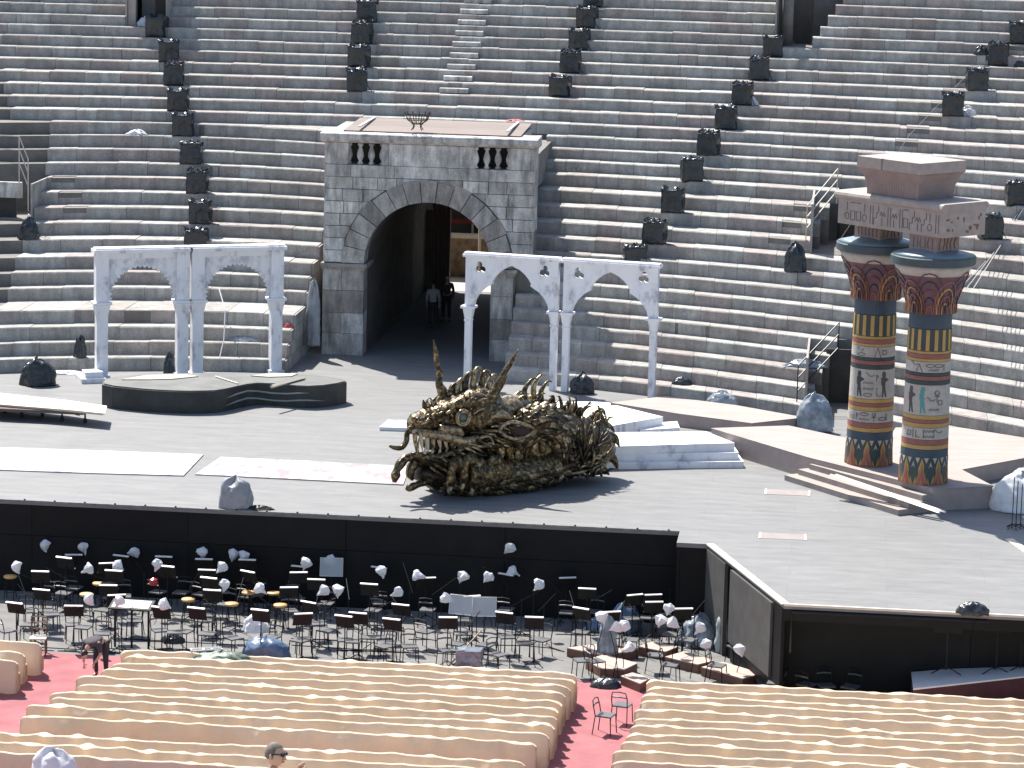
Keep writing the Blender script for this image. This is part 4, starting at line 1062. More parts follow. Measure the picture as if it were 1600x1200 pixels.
painted_column('painted column with a teal robed figure, the one nearer the stage edge', (c2.x, c2.y), 7.18, signs2)
o = MB().lathe([(1.13, 0), (1.13, .01)], (0, 0, 0), 8); 
mid = (c1 + c2) / 2; e1 = (c2 - c1).normalized(); rzE = rad(-43); sp = (c2 - c1).length
drel = math.atan2(e1.y, e1.x) - rzE
en = thing('carved_beam', 'carved stone-coloured beam with a flared block resting on the painted columns', 'entablature', (mid.x, mid.y, 0), rzE)
SAND = M('sand_paint', (.26, .232, .212), (.33, .295, .27), 4, .75)
SANDP = M('pink_sand_paint', (.215, .165, .152), (.265, .208, .192), 3, .75)
CARVE = M('carved_line', (.10, .105, .10), (.15, .15, .14), 6)
BROWNP = M('brown_relief', (.17, .10, .07), (.14, .075, .055), 5)
zbk, ze, zl, zu, zt = 7.28, 7.72, 8.44, 8.66, 9.72
for s in (-sp / 2 * math.cos(drel), sp / 2 * math.cos(drel)):
    oy = (1 if s > 0 else -1) * sp / 2 * math.sin(drel)
    bk = MB().box(s - .5, s + .5, oy - .48, oy + .48, zbk - .1, ze - .002).build('bearing_block', SANDP, en)
    for k in range(6):
        x = s + .36 - k * .14; yy = oy - .485
        MB().tube([(x, yy, zbk + .08), (x + RN.uniform(-.05, .05), yy, zbk + .2), (x, yy, zbk + .36)], .016, 4).build('glyph', CARVE, bk)
    for k in range(5):
        y = oy - .34 + k * .16
        MB().tube([(s + .505, y, zbk + .06), (s + .505, y + RN.uniform(-.05, .05), zbk + .22), (s + .505, y + .05, zbk + .38)], .022, 4).build('glyph', BROWNP, bk)
XL0, XL1, HW = -1.85, 2.15, .88
beam = MB().box(XL0, XL1, -HW, HW, ze, zl).build('beam', SAND, en)
lip = [(-HW, zl), (-HW - .08, zl + .04), (-HW - .11, zl + .11), (-HW - .08, zl + .18), (-HW, zl + .22), (HW, zl + .22), (HW + .08, zl + .18), (HW + .11, zl + .11), (HW + .08, zl + .04), (HW, zl)]
n = len(lip)
fixn(MB().add([(XL0 - .1, y, z) for y, z in lip] + [(XL1 + .02, y, z) for y, z in lip], [tuple(range(n)), tuple(range(2 * n - 1, n - 1, -1))] + [(i, n + i, n + (i + 1) % n, (i + 1) % n) for i in range(n)]).build('rounded_lip', SAND, en))
RG = random.Random(5)
for k in range(16):
    x = XL0 + .35 + k * .225; z0, z1 = ze + .1, zl - .08; y = -HW - .004
    ch = RG.choice(('bar', 'zig', 'box', 'steps', 'eye'))
    if ch == 'bar': pth = [[(x, y, z0), (x, y, z1)], [(x + .1, y, z0), (x + .1, y, z1)]]
    elif ch == 'zig': pth = [[(x - .08 + q * .05, y, lerp(z0, z1, .6) + (.06 if q % 2 else -.06)) for q in range(5)], [(x, y, z0), (x, y, lerp(z0, z1, .4))]]
    elif ch == 'box': pth = [[(x - .08, y, z0 + .05), (x + .08, y, z0 + .05), (x + .08, y, z0 + .3), (x - .08, y, z0 + .3), (x - .08, y, z0 + .05)], [(x - .08, y, z1), (x + .08, y, z1)]]
    elif ch == 'steps': pth = [[(x - .08, y, z0), (x - .08, y, z0 + .2), (x + .02, y, z0 + .2), (x + .02, y, z0 + .36), (x + .09, y, z0 + .36), (x + .09, y, z1)]]
    else: pth = [[(x + .08 * math.cos(a), y, z0 + .15 + .1 * math.sin(a)) for a in [i * math.pi / 4 for i in range(9)]], [(x, y, z0 + .3), (x, y, z1)]]
    mb = MB()
    for q in pth: mb.tube(q, .014, 4)
    mb.build('glyph', CARVE, beam)
for k in range(14):
    y, z = RG.uniform(-HW + .15, HW - .15), RG.uniform(ze + .12, zl - .1)
    MB().blob((XL1 + .0, y, z), .012, RG.uniform(.03, .09), RG.uniform(.03, .08), 7, 4, .4, k).build('relief_spot', BROWNP, beam)
ux0, ux1 = -.90, 1.05
prof = [(0, 0), (.0, .12), (.02, .3), (.07, .5), (.16, .68), (.22, .74)]
rings = []
for of, dz in prof: rings.append([(ux0 - of, -.74 - of, zu + .002 + dz), (ux1 + of, -.74 - of, zu + .002 + dz), (ux1 + of, .74 + of, zu + .002 + dz), (ux0 - of, .74 + of, zu + .002 + dz)])
MB().loft(rings).build('flared_block', SANDP, en)
MB().box(ux0 - .22, ux1 + .22, -.96, .96, zu + .744, zt).build('top_slab', SAND, en)
for k in range(22):
    x = ux0 + .03 + k * (ux1 - ux0 - .05) / 21
    MB().tube([(x, -.745 - of, zu + .01 + dz) for of, dz in prof], .012, 4).build('flute', SAND, en)
MB().box(ux0 + .72, ux0 + .75, -.965, -.85, zu + .75, zt + .003).build('joint_line', INK, en)

# ------------------------------------------------------------------ the dragon
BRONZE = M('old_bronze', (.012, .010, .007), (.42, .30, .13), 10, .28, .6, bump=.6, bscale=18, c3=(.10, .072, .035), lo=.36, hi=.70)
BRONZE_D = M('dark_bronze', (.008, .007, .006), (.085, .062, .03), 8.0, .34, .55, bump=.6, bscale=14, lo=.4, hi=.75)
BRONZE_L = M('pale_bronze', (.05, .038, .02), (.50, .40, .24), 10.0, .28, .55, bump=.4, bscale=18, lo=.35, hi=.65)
IVORY = M('ivory', (.55, .50, .38), (.40, .34, .22), 8, .45)
DO = Vector((-.70, -19.91, 0)); DD = Vector((5.07, 3.82, 0)).normalized(); DN = Vector((-DD.y, DD.x, 0))
PX = 1 / 58.2
dr = thing('dragon_prop', 'bronze-coloured dragon stage prop with horns and a flaming mane on the stage', 'dragon prop', DO, 0); DINV = Matrix.Translation(-DO)
def DP(px, py, v): return UPL(px, py, DO + DN * v, DN)
def dpart(nm, mb, mat, smooth=True, parent=None):
    o = mb.build(nm, mat, dr if parent is None else parent, smooth)
    if parent is None: o.matrix_parent_inverse = DINV
    return o
def dloft(path, n=30, depth=1.0, rough=.1, seed=0, bulge=None):
    """rings round a centre line given as (px, py, radius px, depth v)"""
    pts = [DP(x, y, v) for x, y, r, v in path]; rings = []
    for k, (x, y, r, v) in enumerate(path):
        t = (pts[min(k + 1, len(pts) - 1)] - pts[max(k - 1, 0)]).normalized()
        b = DN; a = t.cross(b).normalized(); R = r * PX; ring = []
        for i in range(n):
            th = 2 * math.pi * i / n
            p = pts[k] + a * (R * math.cos(th)) + b * (R * depth * math.sin(th))
            ring.append(p + (p - pts[k]) * (rough * 1.3 * mnoise.noise(p * 2.6 + Vector((seed, 0, 0))) + rough * .9 * mnoise.noise(p * 7.0 + Vector((0, seed, 0)))))
        rings.append(ring)
    return MB().loft(rings)
def smooth_path(pts, m=4):
    out = []
    for k in range(len(pts) - 1):
        p0, p1, p2, p3 = pts[max(k - 1, 0)], pts[k], pts[k + 1], pts[min(k + 2, len(pts) - 1)]
        for q in range(m):
            t = q / m
            out.append(tuple(.5 * ((2 * b) + (-a + c) * t + (2 * a - 5 * b + 4 * c - d) * t * t + (-a + 3 * b - 3 * c + d) * t ** 3) for a, b, c, d in zip(p0, p1, p2, p3)))
    out.append(tuple(pts[-1])); return out
def dtube(pts, n=7, m=4, squash=1.0):      # (px, py, r px, v)
    pt = smooth_path(pts, m)
    return MB().tube([DP(x, y, v) for x, y, r, v in pt], [max(r, .3) * PX for x, y, r, v in pt], n, squash)
RD = random.Random(3)
body_path = smooth_path([(742, 672, 38, 1.0), (770, 682, 50, 1.05), (805, 686, 58, 1.1), (845, 690, 60, 1.15), (885, 694, 56, 1.15), (918, 698, 46, 1.1), (942, 700, 32, 1.05), (957, 702, 12, 1.0)])
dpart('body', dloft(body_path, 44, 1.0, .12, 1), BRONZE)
coil = [(690, 748, 17, .55), (725, 752, 24, .42), (765, 748, 29, .32), (810, 740, 31, .3), (850, 731, 29, .34), (885, 720, 26, .45), (912, 706, 21, .7), (925, 690, 14, 1.0)]
coil_s = smooth_path(coil)
dpart('lower_coil', dloft(coil_s, 18, 1.0, .06, 2), BRONZE)
dpart('neck', dloft(smooth_path([(716, 660, 30, .9), (745, 662, 40, .95), (775, 672, 46, 1.0)]), 20, 1.05, .1, 3), BRONZE)
# head
head = dpart('head', dloft(smooth_path([(778, 662, 32, .85), (752, 645, 38, .8), (728, 643, 36, .78), (702, 650, 28, .76), (676, 658, 23, .75), (655, 661, 19, .74), (643, 664, 13, .74), (637, 665, 4, .74)], 6), 36, 1.2, .2, 4), BRONZE)
def hpart(nm, mb, mat, smooth=True): return dpart(nm, mb, mat, smooth, head)
def jpart(nm, mb, mat, smooth=True): return dpart(nm, mb, mat, smooth, jaw)
hpart('brow_ridge', dtube([(700, 640, 9, .35), (722, 630, 13, .25), (748, 626, 14, .3), (768, 634, 9, .4)], 10), BRONZE)
hpart('brow_ridge', dtube([(690, 632, 8, 1.2), (712, 622, 12, 1.25), (740, 616, 12, 1.25), (760, 622, 8, 1.2)], 10), BRONZE)
for x, y, v in ((650, 655, .35), (672, 660, .22), (652, 652, 1.1)):
    p = DP(x, y, v); hpart('nostril', MB().blob(p, 10 * PX, 8 * PX, 8 * PX, 10, 7, .2, x), BRONZE_L)
    hpart('nostril_hole', MB().blob(p - DN * .13 + Vector((-.02, 0, -.01)), 5 * PX, 3 * PX, 5 * PX, 8, 6), BRONZE_D)
hpart('upper_lip', dtube([(640, 673, 5, .55), (665, 677, 7, .18), (695, 682, 8, .12), (725, 690, 8, .12), (748, 684, 7, .15), (765, 676, 5, .25)], 9), BRONZE_L)
hpart('cheek_roll', dtube([(686, 668, 6, .18), (700, 672, 8, .12), (716, 672, 7, .12), (722, 680, 5, .14)], 8), BRONZE_L)
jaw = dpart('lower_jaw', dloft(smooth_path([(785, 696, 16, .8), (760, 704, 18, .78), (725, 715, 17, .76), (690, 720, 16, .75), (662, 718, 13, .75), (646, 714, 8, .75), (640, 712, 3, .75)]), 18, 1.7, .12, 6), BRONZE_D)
jpart('lower_lip', dtube([(642, 710, 5, .5), (668, 714, 6, .2), (695, 712, 6, .12), (720, 702, 6, .1), (745, 693, 5, .12), (768, 680, 4, .2)], 8), BRONZE)
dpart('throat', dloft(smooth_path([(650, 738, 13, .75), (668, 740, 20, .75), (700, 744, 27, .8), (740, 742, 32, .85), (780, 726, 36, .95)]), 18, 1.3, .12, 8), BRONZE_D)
hpart('mouth_lining', dloft([(668, 694, 9, .8), (700, 696, 13, .75), (730, 697, 14, .75), (765, 692, 12, .75)], 12, 2.2, .05, 7), M('mouth_dark', (.02, .012, .01), (.035, .02, .016), 4))
for k in range(11):
    x = 648 + k * 9.5; y = 675 + k * 1.5; L = (34, 29, 31, 24, 22, 19, 20, 17, 15, 12, 10)[k]
    for v in ((.22, 1.2) if k < 8 else (.2,)):
        hpart('tooth', dtube([(x, y, 4.4, v), (x + 1, y + L * .5, 3.4, v), (x + 3, y + L, .5, v)], 6, 2), IVORY if k % 3 else BRONZE_L)
for k in range(9):
    x = 652 + k * 11.5; y = 711 - max(0, k - 3) * 2.6; L = (26, 16, 14, 12, 13, 10, 10, 8, 8)[k]
    jpart('tooth', dtube([(x, y, 3.2, .24), (x + 1, y - L * .5, 2.4, .24), (x + 2, y - L, .5, .24)], 6, 2), IVORY if k % 2 else BRONZE_L)
hpart('nose_bulb', MB().blob(DP(656, 658, .62), 19 * PX, 26 * PX, 14 * PX, 18, 12, .3, 5), BRONZE_L)
hpart('forehead', MB().blob(DP(738, 632, .72), 30 * PX, 34 * PX, 20 * PX, 18, 12, .25, 6), BRONZE)
for k in range(12):
    x = 664 + (k % 6) * 4.5; y = 646 + (k // 6) * 6
    hpart('brow_tuft', dtube([(x + 4, y, 4.5, .8 + .05 * (k % 3)), (x, y - 10, 5, .75), (x - 1 + RD.uniform(-4, 5), y - RD.uniform(16, 26), 1, .75)], 7, 3), BRONZE_L if k % 2 else BRONZE)
# eyes
for (x, y, v) in ((722, 652, .02), (700, 640, 1.45)):
    p = DP(x, y, v); n_ = -DN if v < 1 else DN
    eye = hpart('eye', MB().blob(p, 8 * PX, 8 * PX, 8 * PX, 12, 8), M('eye_green', (.05, .09, .08), (.09, .14, .12), 8, .15))
    a_, b_ = DD, Vector((0, 0, 1))
    for rr, tt in ((9.5, 2.0), (13, 2.2)):
        hpart('eye_ring', MB().tube([p + n_ * .06 + (a_ * math.cos(2 * math.pi * i / 20) + b_ * math.sin(2 * math.pi * i / 20)) * rr * PX for i in range(21)], tt * PX, 6), BRONZE_L)
def flame(x, y, tx, ty, r, v, v2=None, mat=BRONZE, curl=0.0):
    mx, my = (x + tx) / 2 + (ty - y) * .16 * (1 if curl >= 0 else -1), (y + ty) / 2 - (tx - x) * .16 * (1 if curl >= 0 else -1)
    pts = [(x, y, r, v), (mx, my, r * .85, v if v2 is None else (v + v2) / 2), (tx, ty, r * .4, v if v2 is None else v2), (tx + curl * 6, ty + abs(curl) * 2 - 1, .4, v if v2 is None else v2)]
    return dpart('flame_lock', dtube(pts, 6, 3, .7), mat)
for k in range(13):                         # brow flames round the eye
    a = rad(200 - k * 17); cx, cy = 724, 650
    x, y = cx + 15 * math.cos(a), cy - 13 * math.sin(a)
    L = RD.uniform(17, 28)
    flame(x, y, x + L * (math.cos(a) * .7 + .55), y - L * (math.sin(a) * .75 + .15), 3.6, .12, .05, BRONZE_L if k % 2 else BRONZE, RD.choice((-1, 1)) * .5)
for k in range(10):                         # bushy brows at the far side and forehead
    x = 668 + k * 6; y = 642 - k * 1.6
    flame(x, y, x + RD.uniform(-6, 4), y - RD.uniform(10, 20), 4.5, RD.uniform(.9, 1.4), None, BRONZE_L if k % 3 == 0 else BRONZE, .6)
# horns
hpart('horn', dtube([(695, 630, 10, 1.15), (692, 614, 9.5, 1.2), (686, 600, 6.5, 1.25), (687, 584, 6, 1.3), (682, 566, 4.2, 1.35), (681, 550, 3.8, 1.38), (677, 531, .8, 1.4)], 9), BRONZE)
hpart('horn', dtube([(751, 646, 17, .45), (763, 628, 13, .4), (773, 611, 9, .35), (784, 594, 8, .3), (790, 580, 5.2, .25), (799, 566, 4.6, .2), (810, 546, .8, .15)], 10), BRONZE)
hpart('temple_spike', dtube([(765, 650, 12, .2), (785, 648, 8, .1), (800, 655, 2, .05)], 8), BRONZE_L)
dpart('shoulder', dloft(smooth_path([(770, 645, 18, .8), (795, 636, 20, .9), (815, 634, 18, 1.0), (830, 642, 12, 1.0)]), 14, 1.4, .1, 12), BRONZE_L)
for k, (x, y, h) in enumerate(((706, 618, 24), (716, 612, 26), (728, 608, 34), (741, 602, 36), (754, 604, 32), (766, 606, 26), (775, 612, 22))):
    hpart('crest_hook', dtube([(x, y + 14, 8, 1.0), (x - 2, y - 2, 7.5, 1.02), (x + 2, y - h * .62, 6, 1.04), (x + 9, y - h * .72, 4, 1.05), (x + 13, y - h * .5, 1, 1.05)], 8, 3, .8), BRONZE_L if k % 2 else BRONZE)
# ear
ear = MB()
rimp = [(780, 673, -.1), (791, 662, -.2), (806, 660, -.24), (822, 665, -.2), (840, 672, -.12), (822, 681, -.18), (806, 686, -.22), (791, 682, -.18), (780, 673, -.1)]
hpart('ear', MB().tube([DP(x, y, v) for x, y, v in smooth_path(rimp, 3)], 3.4 * PX, 7), BRONZE_L)
hpart('ear_hollow', MB().blob(DP(806, 673, -.1), 24 * PX, .07, 10 * PX, 12, 6), MATS['mouth_dark'])
hpart('ear_tip', dtube([(838, 673, 5, -.12), (856, 676, 4.5, -.2), (872, 674, 3.5, -.2), (888, 668, 1, -.1)], 7), BRONZE)
# whiskers and barbels
for path in ([(642, 668, 5, .5), (636, 678, 4.5, .45), (635, 689, 4.5, .42), (628, 699, 4.5, .4), (618, 700, 4, .38), (609, 697, 2.2, .36)],
             [(648, 714, 7, .5), (634, 716, 7, .45), (625, 726, 8, .42), (620, 735, 6, .4), (618, 743, 8, .38), (616, 754, 3, .36)],
             [(650, 722, 9, .5), (642, 732, 8, .48), (641, 742, 7, .46), (645, 750, 2.5, .45)],
             [(672, 750, 9, .5), (655, 756, 6, .45), (643, 761, 7, .42), (638, 763, 6, .4), (634, 764, 2, .4)]):
    dpart('barbel', dtube(path, 8), BRONZE)
for k in range(46):                         # cheek and beard strands sweeping back
    x = 672 + k * 2.8; y = 724 - k * 1.15 + RD.uniform(-7, 7); L = RD.uniform(14, 32); v = RD.uniform(-.04, .14)
    dpart('beard_strand', dtube([(x, y, 2.4, v), (x + L * .5, y + L * RD.uniform(.15, .35), 2.3, v - .08), (x + L, y + L * RD.uniform(.5, .85), .5, v)], 5, 3), (BRONZE, BRONZE_D, BRONZE, BRONZE_L)[k % 4])
for k in range(44):
    x = RD.uniform(728, 800); y = 690 - (x - 735) * .3 + RD.uniform(-18, 22); L = RD.uniform(14, 28); v = RD.uniform(-.06, .12)
    dpart('cheek_strand', dtube([(x, y, 2.6, v), (x + L * .6, y + L * RD.uniform(-.1, .3), 2.4, v - .07), (x + L, y + L * RD.uniform(.1, .8), .5, v)], 5, 3), (BRONZE, BRONZE_D, BRONZE_L)[k % 3])
for k in range(26):                         # wrinkles and curls over the snout and forehead
    x = RD.uniform(652, 745); y = 668 - (x - 652) * .28 + RD.uniform(-12, 10); L = RD.uniform(8, 18); v = RD.uniform(.1, .3) + max(0, (655 - y)) * .012
    dpart('face_curl', dtube([(x, y, 2.6, v), (x + L * .5, y - RD.uniform(2, 6), 3.2, v - .05), (x + L, y + RD.uniform(-3, 4), 1.0, v)], 6, 3), (BRONZE_L, BRONZE, BRONZE)[k % 3])
# belly plates on the neck and body rings
for k in range(6):
    x = 782 + k * 13; y = 700 - k * 1.0
    p = DP(x, y, .12)
    dpart('neck_plate', MB().blob(p, 8 * PX, 7 * PX, (26 - k * 2.2) * PX, 12, 8, .1, k), BRONZE_L if k % 2 == 0 else BRONZE)
# scales on the body and along the coil
sc_mesh = []
for s in range(3): sc_mesh.append(MB().blob((0, 0, .03), .105, .035, .15, 9, 6, .12, s))
def scale_at(p, nrm, tang, s, mat, alpha=.42):
    key = 'dragon_scale_%d_%s' % (s, mat.name)
    if key in bpy.data.meshes:
        o = bpy.data.objects.new('scale', bpy.data.meshes[key]); COL.objects.link(o)
    else:
        o = sc_mesh[s].build('scale', mat, None, True); o.data.name = key
    o.parent = dr
    t = (tang - nrm * tang.dot(nrm)).normalized(); b = t.cross(nrm)
    z = t * math.cos(alpha) + nrm * math.sin(alpha); y = b.cross(z) * -1
    x = y.cross(z)
    o.matrix_local = Matrix.Translation(p - DO) @ Matrix(((x.x, y.x, z.x), (x.y, y.y, z.y), (x.z, y.z, z.z))).to_4x4()
    return o
def ring_point(path, u, th, depth=1.0):
    k = min(int(u), len(path) - 2); f = u - k
    c = [lerp(a, b, f) for a, b in zip(path[k], path[k + 1])]
    p = DP(c[0], c[1], c[3]); t = (DP(path[k + 1][0], path[k + 1][1], path[k + 1][3]) - DP(path[k][0], path[k][1], path[k][3])).normalized()
    a = t.cross(DN).normalized(); nrm = (a * math.cos(th) + DN * math.sin(th)).normalized()
    return p + nrm * c[2] * PX, nrm, t
upper = smooth_path([(800, 722, 20, .55), (806, 690, 28, .42), (826, 664, 31, .34), (852, 660, 31, .34), (873, 684, 29, .4), (878, 716, 25, .5), (868, 738, 18, .55)])
dpart('upper_coil', dloft(upper, 24, 1.0, .06, 5), BRONZE)
cnt = 0
for path, nrow, step, dth, th0 in ((upper, 9, 1.15, .34, 4.0), (coil_s, 8, 1.05, .38, 3.0)):
    for row in range(nrow):
        for q in range(60):
            u = .4 + q * step + (row % 2) * step / 2
            if u > len(path) - 1.6 or cnt >= 290: continue
            th = -math.pi / 2 + (row - th0) * dth
            p, nrm, tg = ring_point(path, u, th)
            if nrm.dot(-DN) < .05: continue
            scale_at(p, nrm, tg, RD.randrange(3), (BRONZE, BRONZE_L, BRONZE, BRONZE_D)[(row * 2 + q) % 4]); cnt += 1
# mane on the back
for k in range(16):
    t = k / 15; x = lerp(806, 945, t); y = lerp(632, 668, t) + RD.uniform(-6, 6); v = RD.uniform(.7, 1.5)
    h = RD.uniform(18, 34)
    flame(x, y + 10, x + RD.uniform(2, 14), y - h + 8, RD.uniform(5.5, 8.5), v, v, BRONZE_L if k % 3 == 0 else BRONZE, RD.choice((.9, -.7, 1.1)))
for k, (x, y, tx, ty) in enumerate(((820, 630, 832, 592), (834, 622, 846, 586), (846, 630, 856, 596), (800, 640, 812, 612), (828, 655, 836, 622), (815, 652, 822, 628))):
    flame(x, y, tx, ty, 8, .8 + .1 * k, .8 + .1 * k, BRONZE_L if k % 2 else BRONZE, 1.2)
for k in range(40):
    x = RD.uniform(806, 940); y = 640 + (x - 806) * .16 + RD.uniform(-6, 14); v = RD.uniform(.75, 1.3)
    flame(x, y, x + RD.uniform(0, 14), y - RD.uniform(14, 30), RD.uniform(4, 6.5), v, v - .1, (BRONZE, BRONZE_L, BRONZE_D)[k % 3], RD.choice((.8, -.8)))
for k in range(84):                          # the fan of hair at the tail end
    a = lerp(120, 5, RD.random()); bx, by = RD.uniform(878, 930), RD.uniform(712, 744)
    L = RD.uniform(34, 84) * (1 - .35 * (120 - a) / 115); w = RD.uniform(-16, 16); v = RD.uniform(-.05, .5)
    x1, y1 = bx + L * .5 * math.cos(rad(a + w)), by - L * .5 * math.sin(rad(a + w)); x2, y2 = bx + L * math.cos(rad(a)), by - L * math.sin(rad(a))
    dpart('hair_lock', dtube([(bx, by, 2.0, v + .05), (x1, y1, 2.7, v - .16), (x2, y2, .6, v)], 5, 4), (BRONZE, BRONZE_L, BRONZE_D, BRONZE, BRONZE_D)[k % 5])
for k in range(40):
    a = RD.uniform(-10, 150); bx, by = RD.uniform(890, 945), RD.uniform(715, 748); L = RD.uniform(14, 28)
    dpart('hair_lock', dtube([(bx, by, 2.4, .06), (bx + L * .5 * math.cos(rad(a + 20)), by - L * .5 * math.sin(rad(a + 20)), 2.4, -.1), (bx + L * math.cos(rad(a)), by - L * math.sin(rad(a)), .6, .02)], 5, 3), (BRONZE, BRONZE_D, BRONZE_L)[k % 3])
for path in ([(938, 690, 11, .9), (952, 682, 9, .85), (962, 686, 6, .8), (968, 699, 1, .8)], [(942, 712, 12, .8), (954, 714, 9, .75), (961, 722, 6, .7), (966, 736, 1, .7)], [(930, 672, 9, 1.1), (944, 664, 7, 1.1), (955, 668, 4, 1.1), (960, 676, 1, 1.1)],
             [(925, 655, 8, 1.2), (934, 643, 6, 1.2), (942, 642, 4, 1.2), (946, 650, 1, 1.2)], [(930, 735, 9, .7), (944, 735, 7, .7), (952, 742, 1, .7)]):
    dpart('tail_hook', dtube(path, 8), BRONZE)
# fore foot
dpart('fore_leg', dloft(smooth_path([(812, 735, 15, .2), (785, 738, 20, .08), (755, 740, 24, .0), (732, 744, 20, -.05)]), 20, 1.0, .2, 21), BRONZE)
for k, x in enumerate((706, 726, 741, 764)):
    y = (722, 717, 724, 719)[k]
    toe = dpart('toe', dtube([(x + 22, y + 16, 12, .05), (x + 7, y, 11.5, -.14), (x, y + 14, 6.5, -.2), (x - 1, y + 27, 8.5, -.2), (x - 2, y + 38, 6, -.16)], 9), BRONZE)
    dpart('claw', dtube([(x - 2, y + 38, 5, -.18), (x - 4, y + 46, 3.5, -.25), (x - 3, y + 51, .8, -.26)], 7, 3), BRONZE_L)
for k, (x, y) in enumerate(((800, 745), (832, 752), (864, 745), (880, 738))):
    dpart('claw', dtube([(x, y, 6, .0), (x - 4, y + 8, 5, -.1), (x - 7, y + 15, 1, -.1)], 7, 3), BRONZE_L if k % 2 else BRONZE)
bb = [DO + DD * a + DN * b for a, b in ((1.3, .45), (5.3, .3), (5.3, 1.6), (1.3, 1.6))]
dpart('base_board', MB().prism([(p.x, p.y) for p in bb], .14, .55), BLACKM, False)
for a, b in ((1.5, .6), (3.0, .5), (5.0, .4), (5.0, 1.45), (1.5, 1.45)):
    p = DO + DD * a + DN * b; dpart('castor', MB().tube([p + Vector((-.035, 0, .07)), p + Vector((.035, 0, .07))], .07, 10).box(p.x - .02, p.x + .02, p.y - .02, p.y + .02, .08, .13), BLACKM, False)
# ------------------------------------------------------------------ the orchestra pit
PERF = M('stand_black', (.006, .006, .007), (.011, .011, .011), 6, .6, spec=.25)
LAMPBAR = M('lamp_bar', (.62, .62, .60), (.72, .72, .70), 6, .35)
SEATB = M('seat_vinyl', (.075, .078, .082), (.11, .113, .118), 4, .45)
TANSEAT = M('tan_seat', (.60, .36, .14), (.52, .30, .11), 4, .5)
def make_stand():
    t = thing('music_stand', 'x', 'music stand', (0, 0, 0), 0, 'music stands in the orchestra pit')
    for k in range(3):
        a = rad(90 + 120 * k); MB().tube([(0, 0, .16), (.15 * math.cos(a), .15 * math.sin(a), .1), (.3 * math.cos(a), .3 * math.sin(a), .012)], .013, 5).build('leg', PERF, t)
    MB().tube([(0, 0, .1), (0, 0, 1.06)], .016, 6).build('pole', PERF, t)
    rt = Matrix.Rotation(rad(20), 3, 'X')
    d = MB().obox((0, -.02, 1.12), .5, .012, .34, mat=rt); d.obox((0, .075, .975), .5, .07, .012, mat=rt); dk = d.build('desk', PERF, t)
    c = Vector((0, -.02, 1.12)) + rt @ Vector((0, -.03, .20))
    MB().obox(c, .48, .055, .022, mat=Matrix.Rotation(rad(20), 3, 'X')).build('lamp_bar', LAMPBAR, dk)
    MB().tube([c, c + Vector((0, .06, -.06))], .01, 4).build('lamp_arm', PERF, dk)
    return t
stands_px = [(139, 841), (210, 849), (274, 852), (337, 853), (404, 856), (103, 871), (167, 874), (64, 894), (179, 892), (262, 886), (324, 885), (391, 889), (329, 904), (170, 914), (181, 925), (67, 914), (333, 923), (451, 915),
             (478, 870), (466, 893), (495, 903), (486, 934), (608, 867), (578, 914), (666, 896), (628, 940), (804, 875), (561, 955), (466, 967), (611, 970), (890, 888), (918, 916), (911, 948), (989, 927), (1019, 926), (1021, 937), (1067, 952), (954, 954), (735, 930), (700, 965), (790, 955), (835, 965), (20, 940), (110, 945), (250, 950), (300, 960), (400, 965), (530, 975)]
stand_proto = make_stand(); stand_pos = []
def zone(y): return 'in the row along the black stage wall' if y > -23.4 else 'in the second row from the stage wall' if y > -24.6 else 'in the third row from the stage wall' if y > -25.9 else 'in the front row by the seats'
loc = []
for px, py in stands_px:
    p = U(px, py, PITZ + 1.30); p.z = PITZ
    p.y = min(max(p.y, -27.6), -22.15); loc.append(p)
zn = {}
for p in loc: zn.setdefault(zone(p.y), []).append(p)
first = True
for nm, ps in zn.items():
    ps.sort(key=lambda p: p.x)
    for k, p in enumerate(ps):
        lb = 'black music stand %s, %s from the left' % (nm, ORD[k])
        rz = RN.uniform(-.5, .5) + (0.5 if p.x > 5 else 0)
        if first: t = stand_proto; t.location = p; t.rotation_euler = (0, 0, rz); t['label'] = lb; first = False
        else: t = dup(stand_proto, p, rz, lb)
        q = RN.uniform(.92, 1.05); t.scale = (1, 1, q); stand_pos.append(p)
# three large stands on the ramp at the right edge
for k, (px, py, w) in enumerate(((1478, 1052, .62), (1556, 1052, .5), (1594, 1050, .55))):
    p = U(px, py, -1.6)
    t = dup(stand_proto, p, RN.uniform(-.2, .2), 'wide black music stand on the pale ramp at the right edge, %s from the steps' % ORD[k]); t.scale = (1.4, 1, 1.05)
# lamps wrapped in white bags
lamps = [(89, 842), (154, 839), (206, 862), (321, 864), (380, 852), (381, 874), (28, 891), (133, 891), (189, 888), (244, 887), (344, 891), (350, 919), (411, 924), (154, 973), (239, 973), (126, 958), (475, 885), (522, 876), (502, 927), (527, 928),
         (598, 898), (616, 928), (658, 901), (720, 906), (759, 906), (800, 845), (805, 896), (702, 937), (838, 918), (941, 970), (958, 985), (970, 990), (1043, 957), (1056, 977), (1106, 1013), (1158, 1021), (978, 1014), (1030, 975), (1090, 985)]
lrows = {}
for px, py in lamps:
    h = 1.9 if (px, py) == (800, 845) else 1.32
    if py > 1000: h = .75
    p = U(px, py, PITZ + h); p.y = min(max(p.y, -27.7), -22.0)
    lrows.setdefault('among the stands by the stage wall' if p.y > -23.6 else 'in the middle of the pit' if p.y > -25.4 else 'near the seats', []).append((p, h))
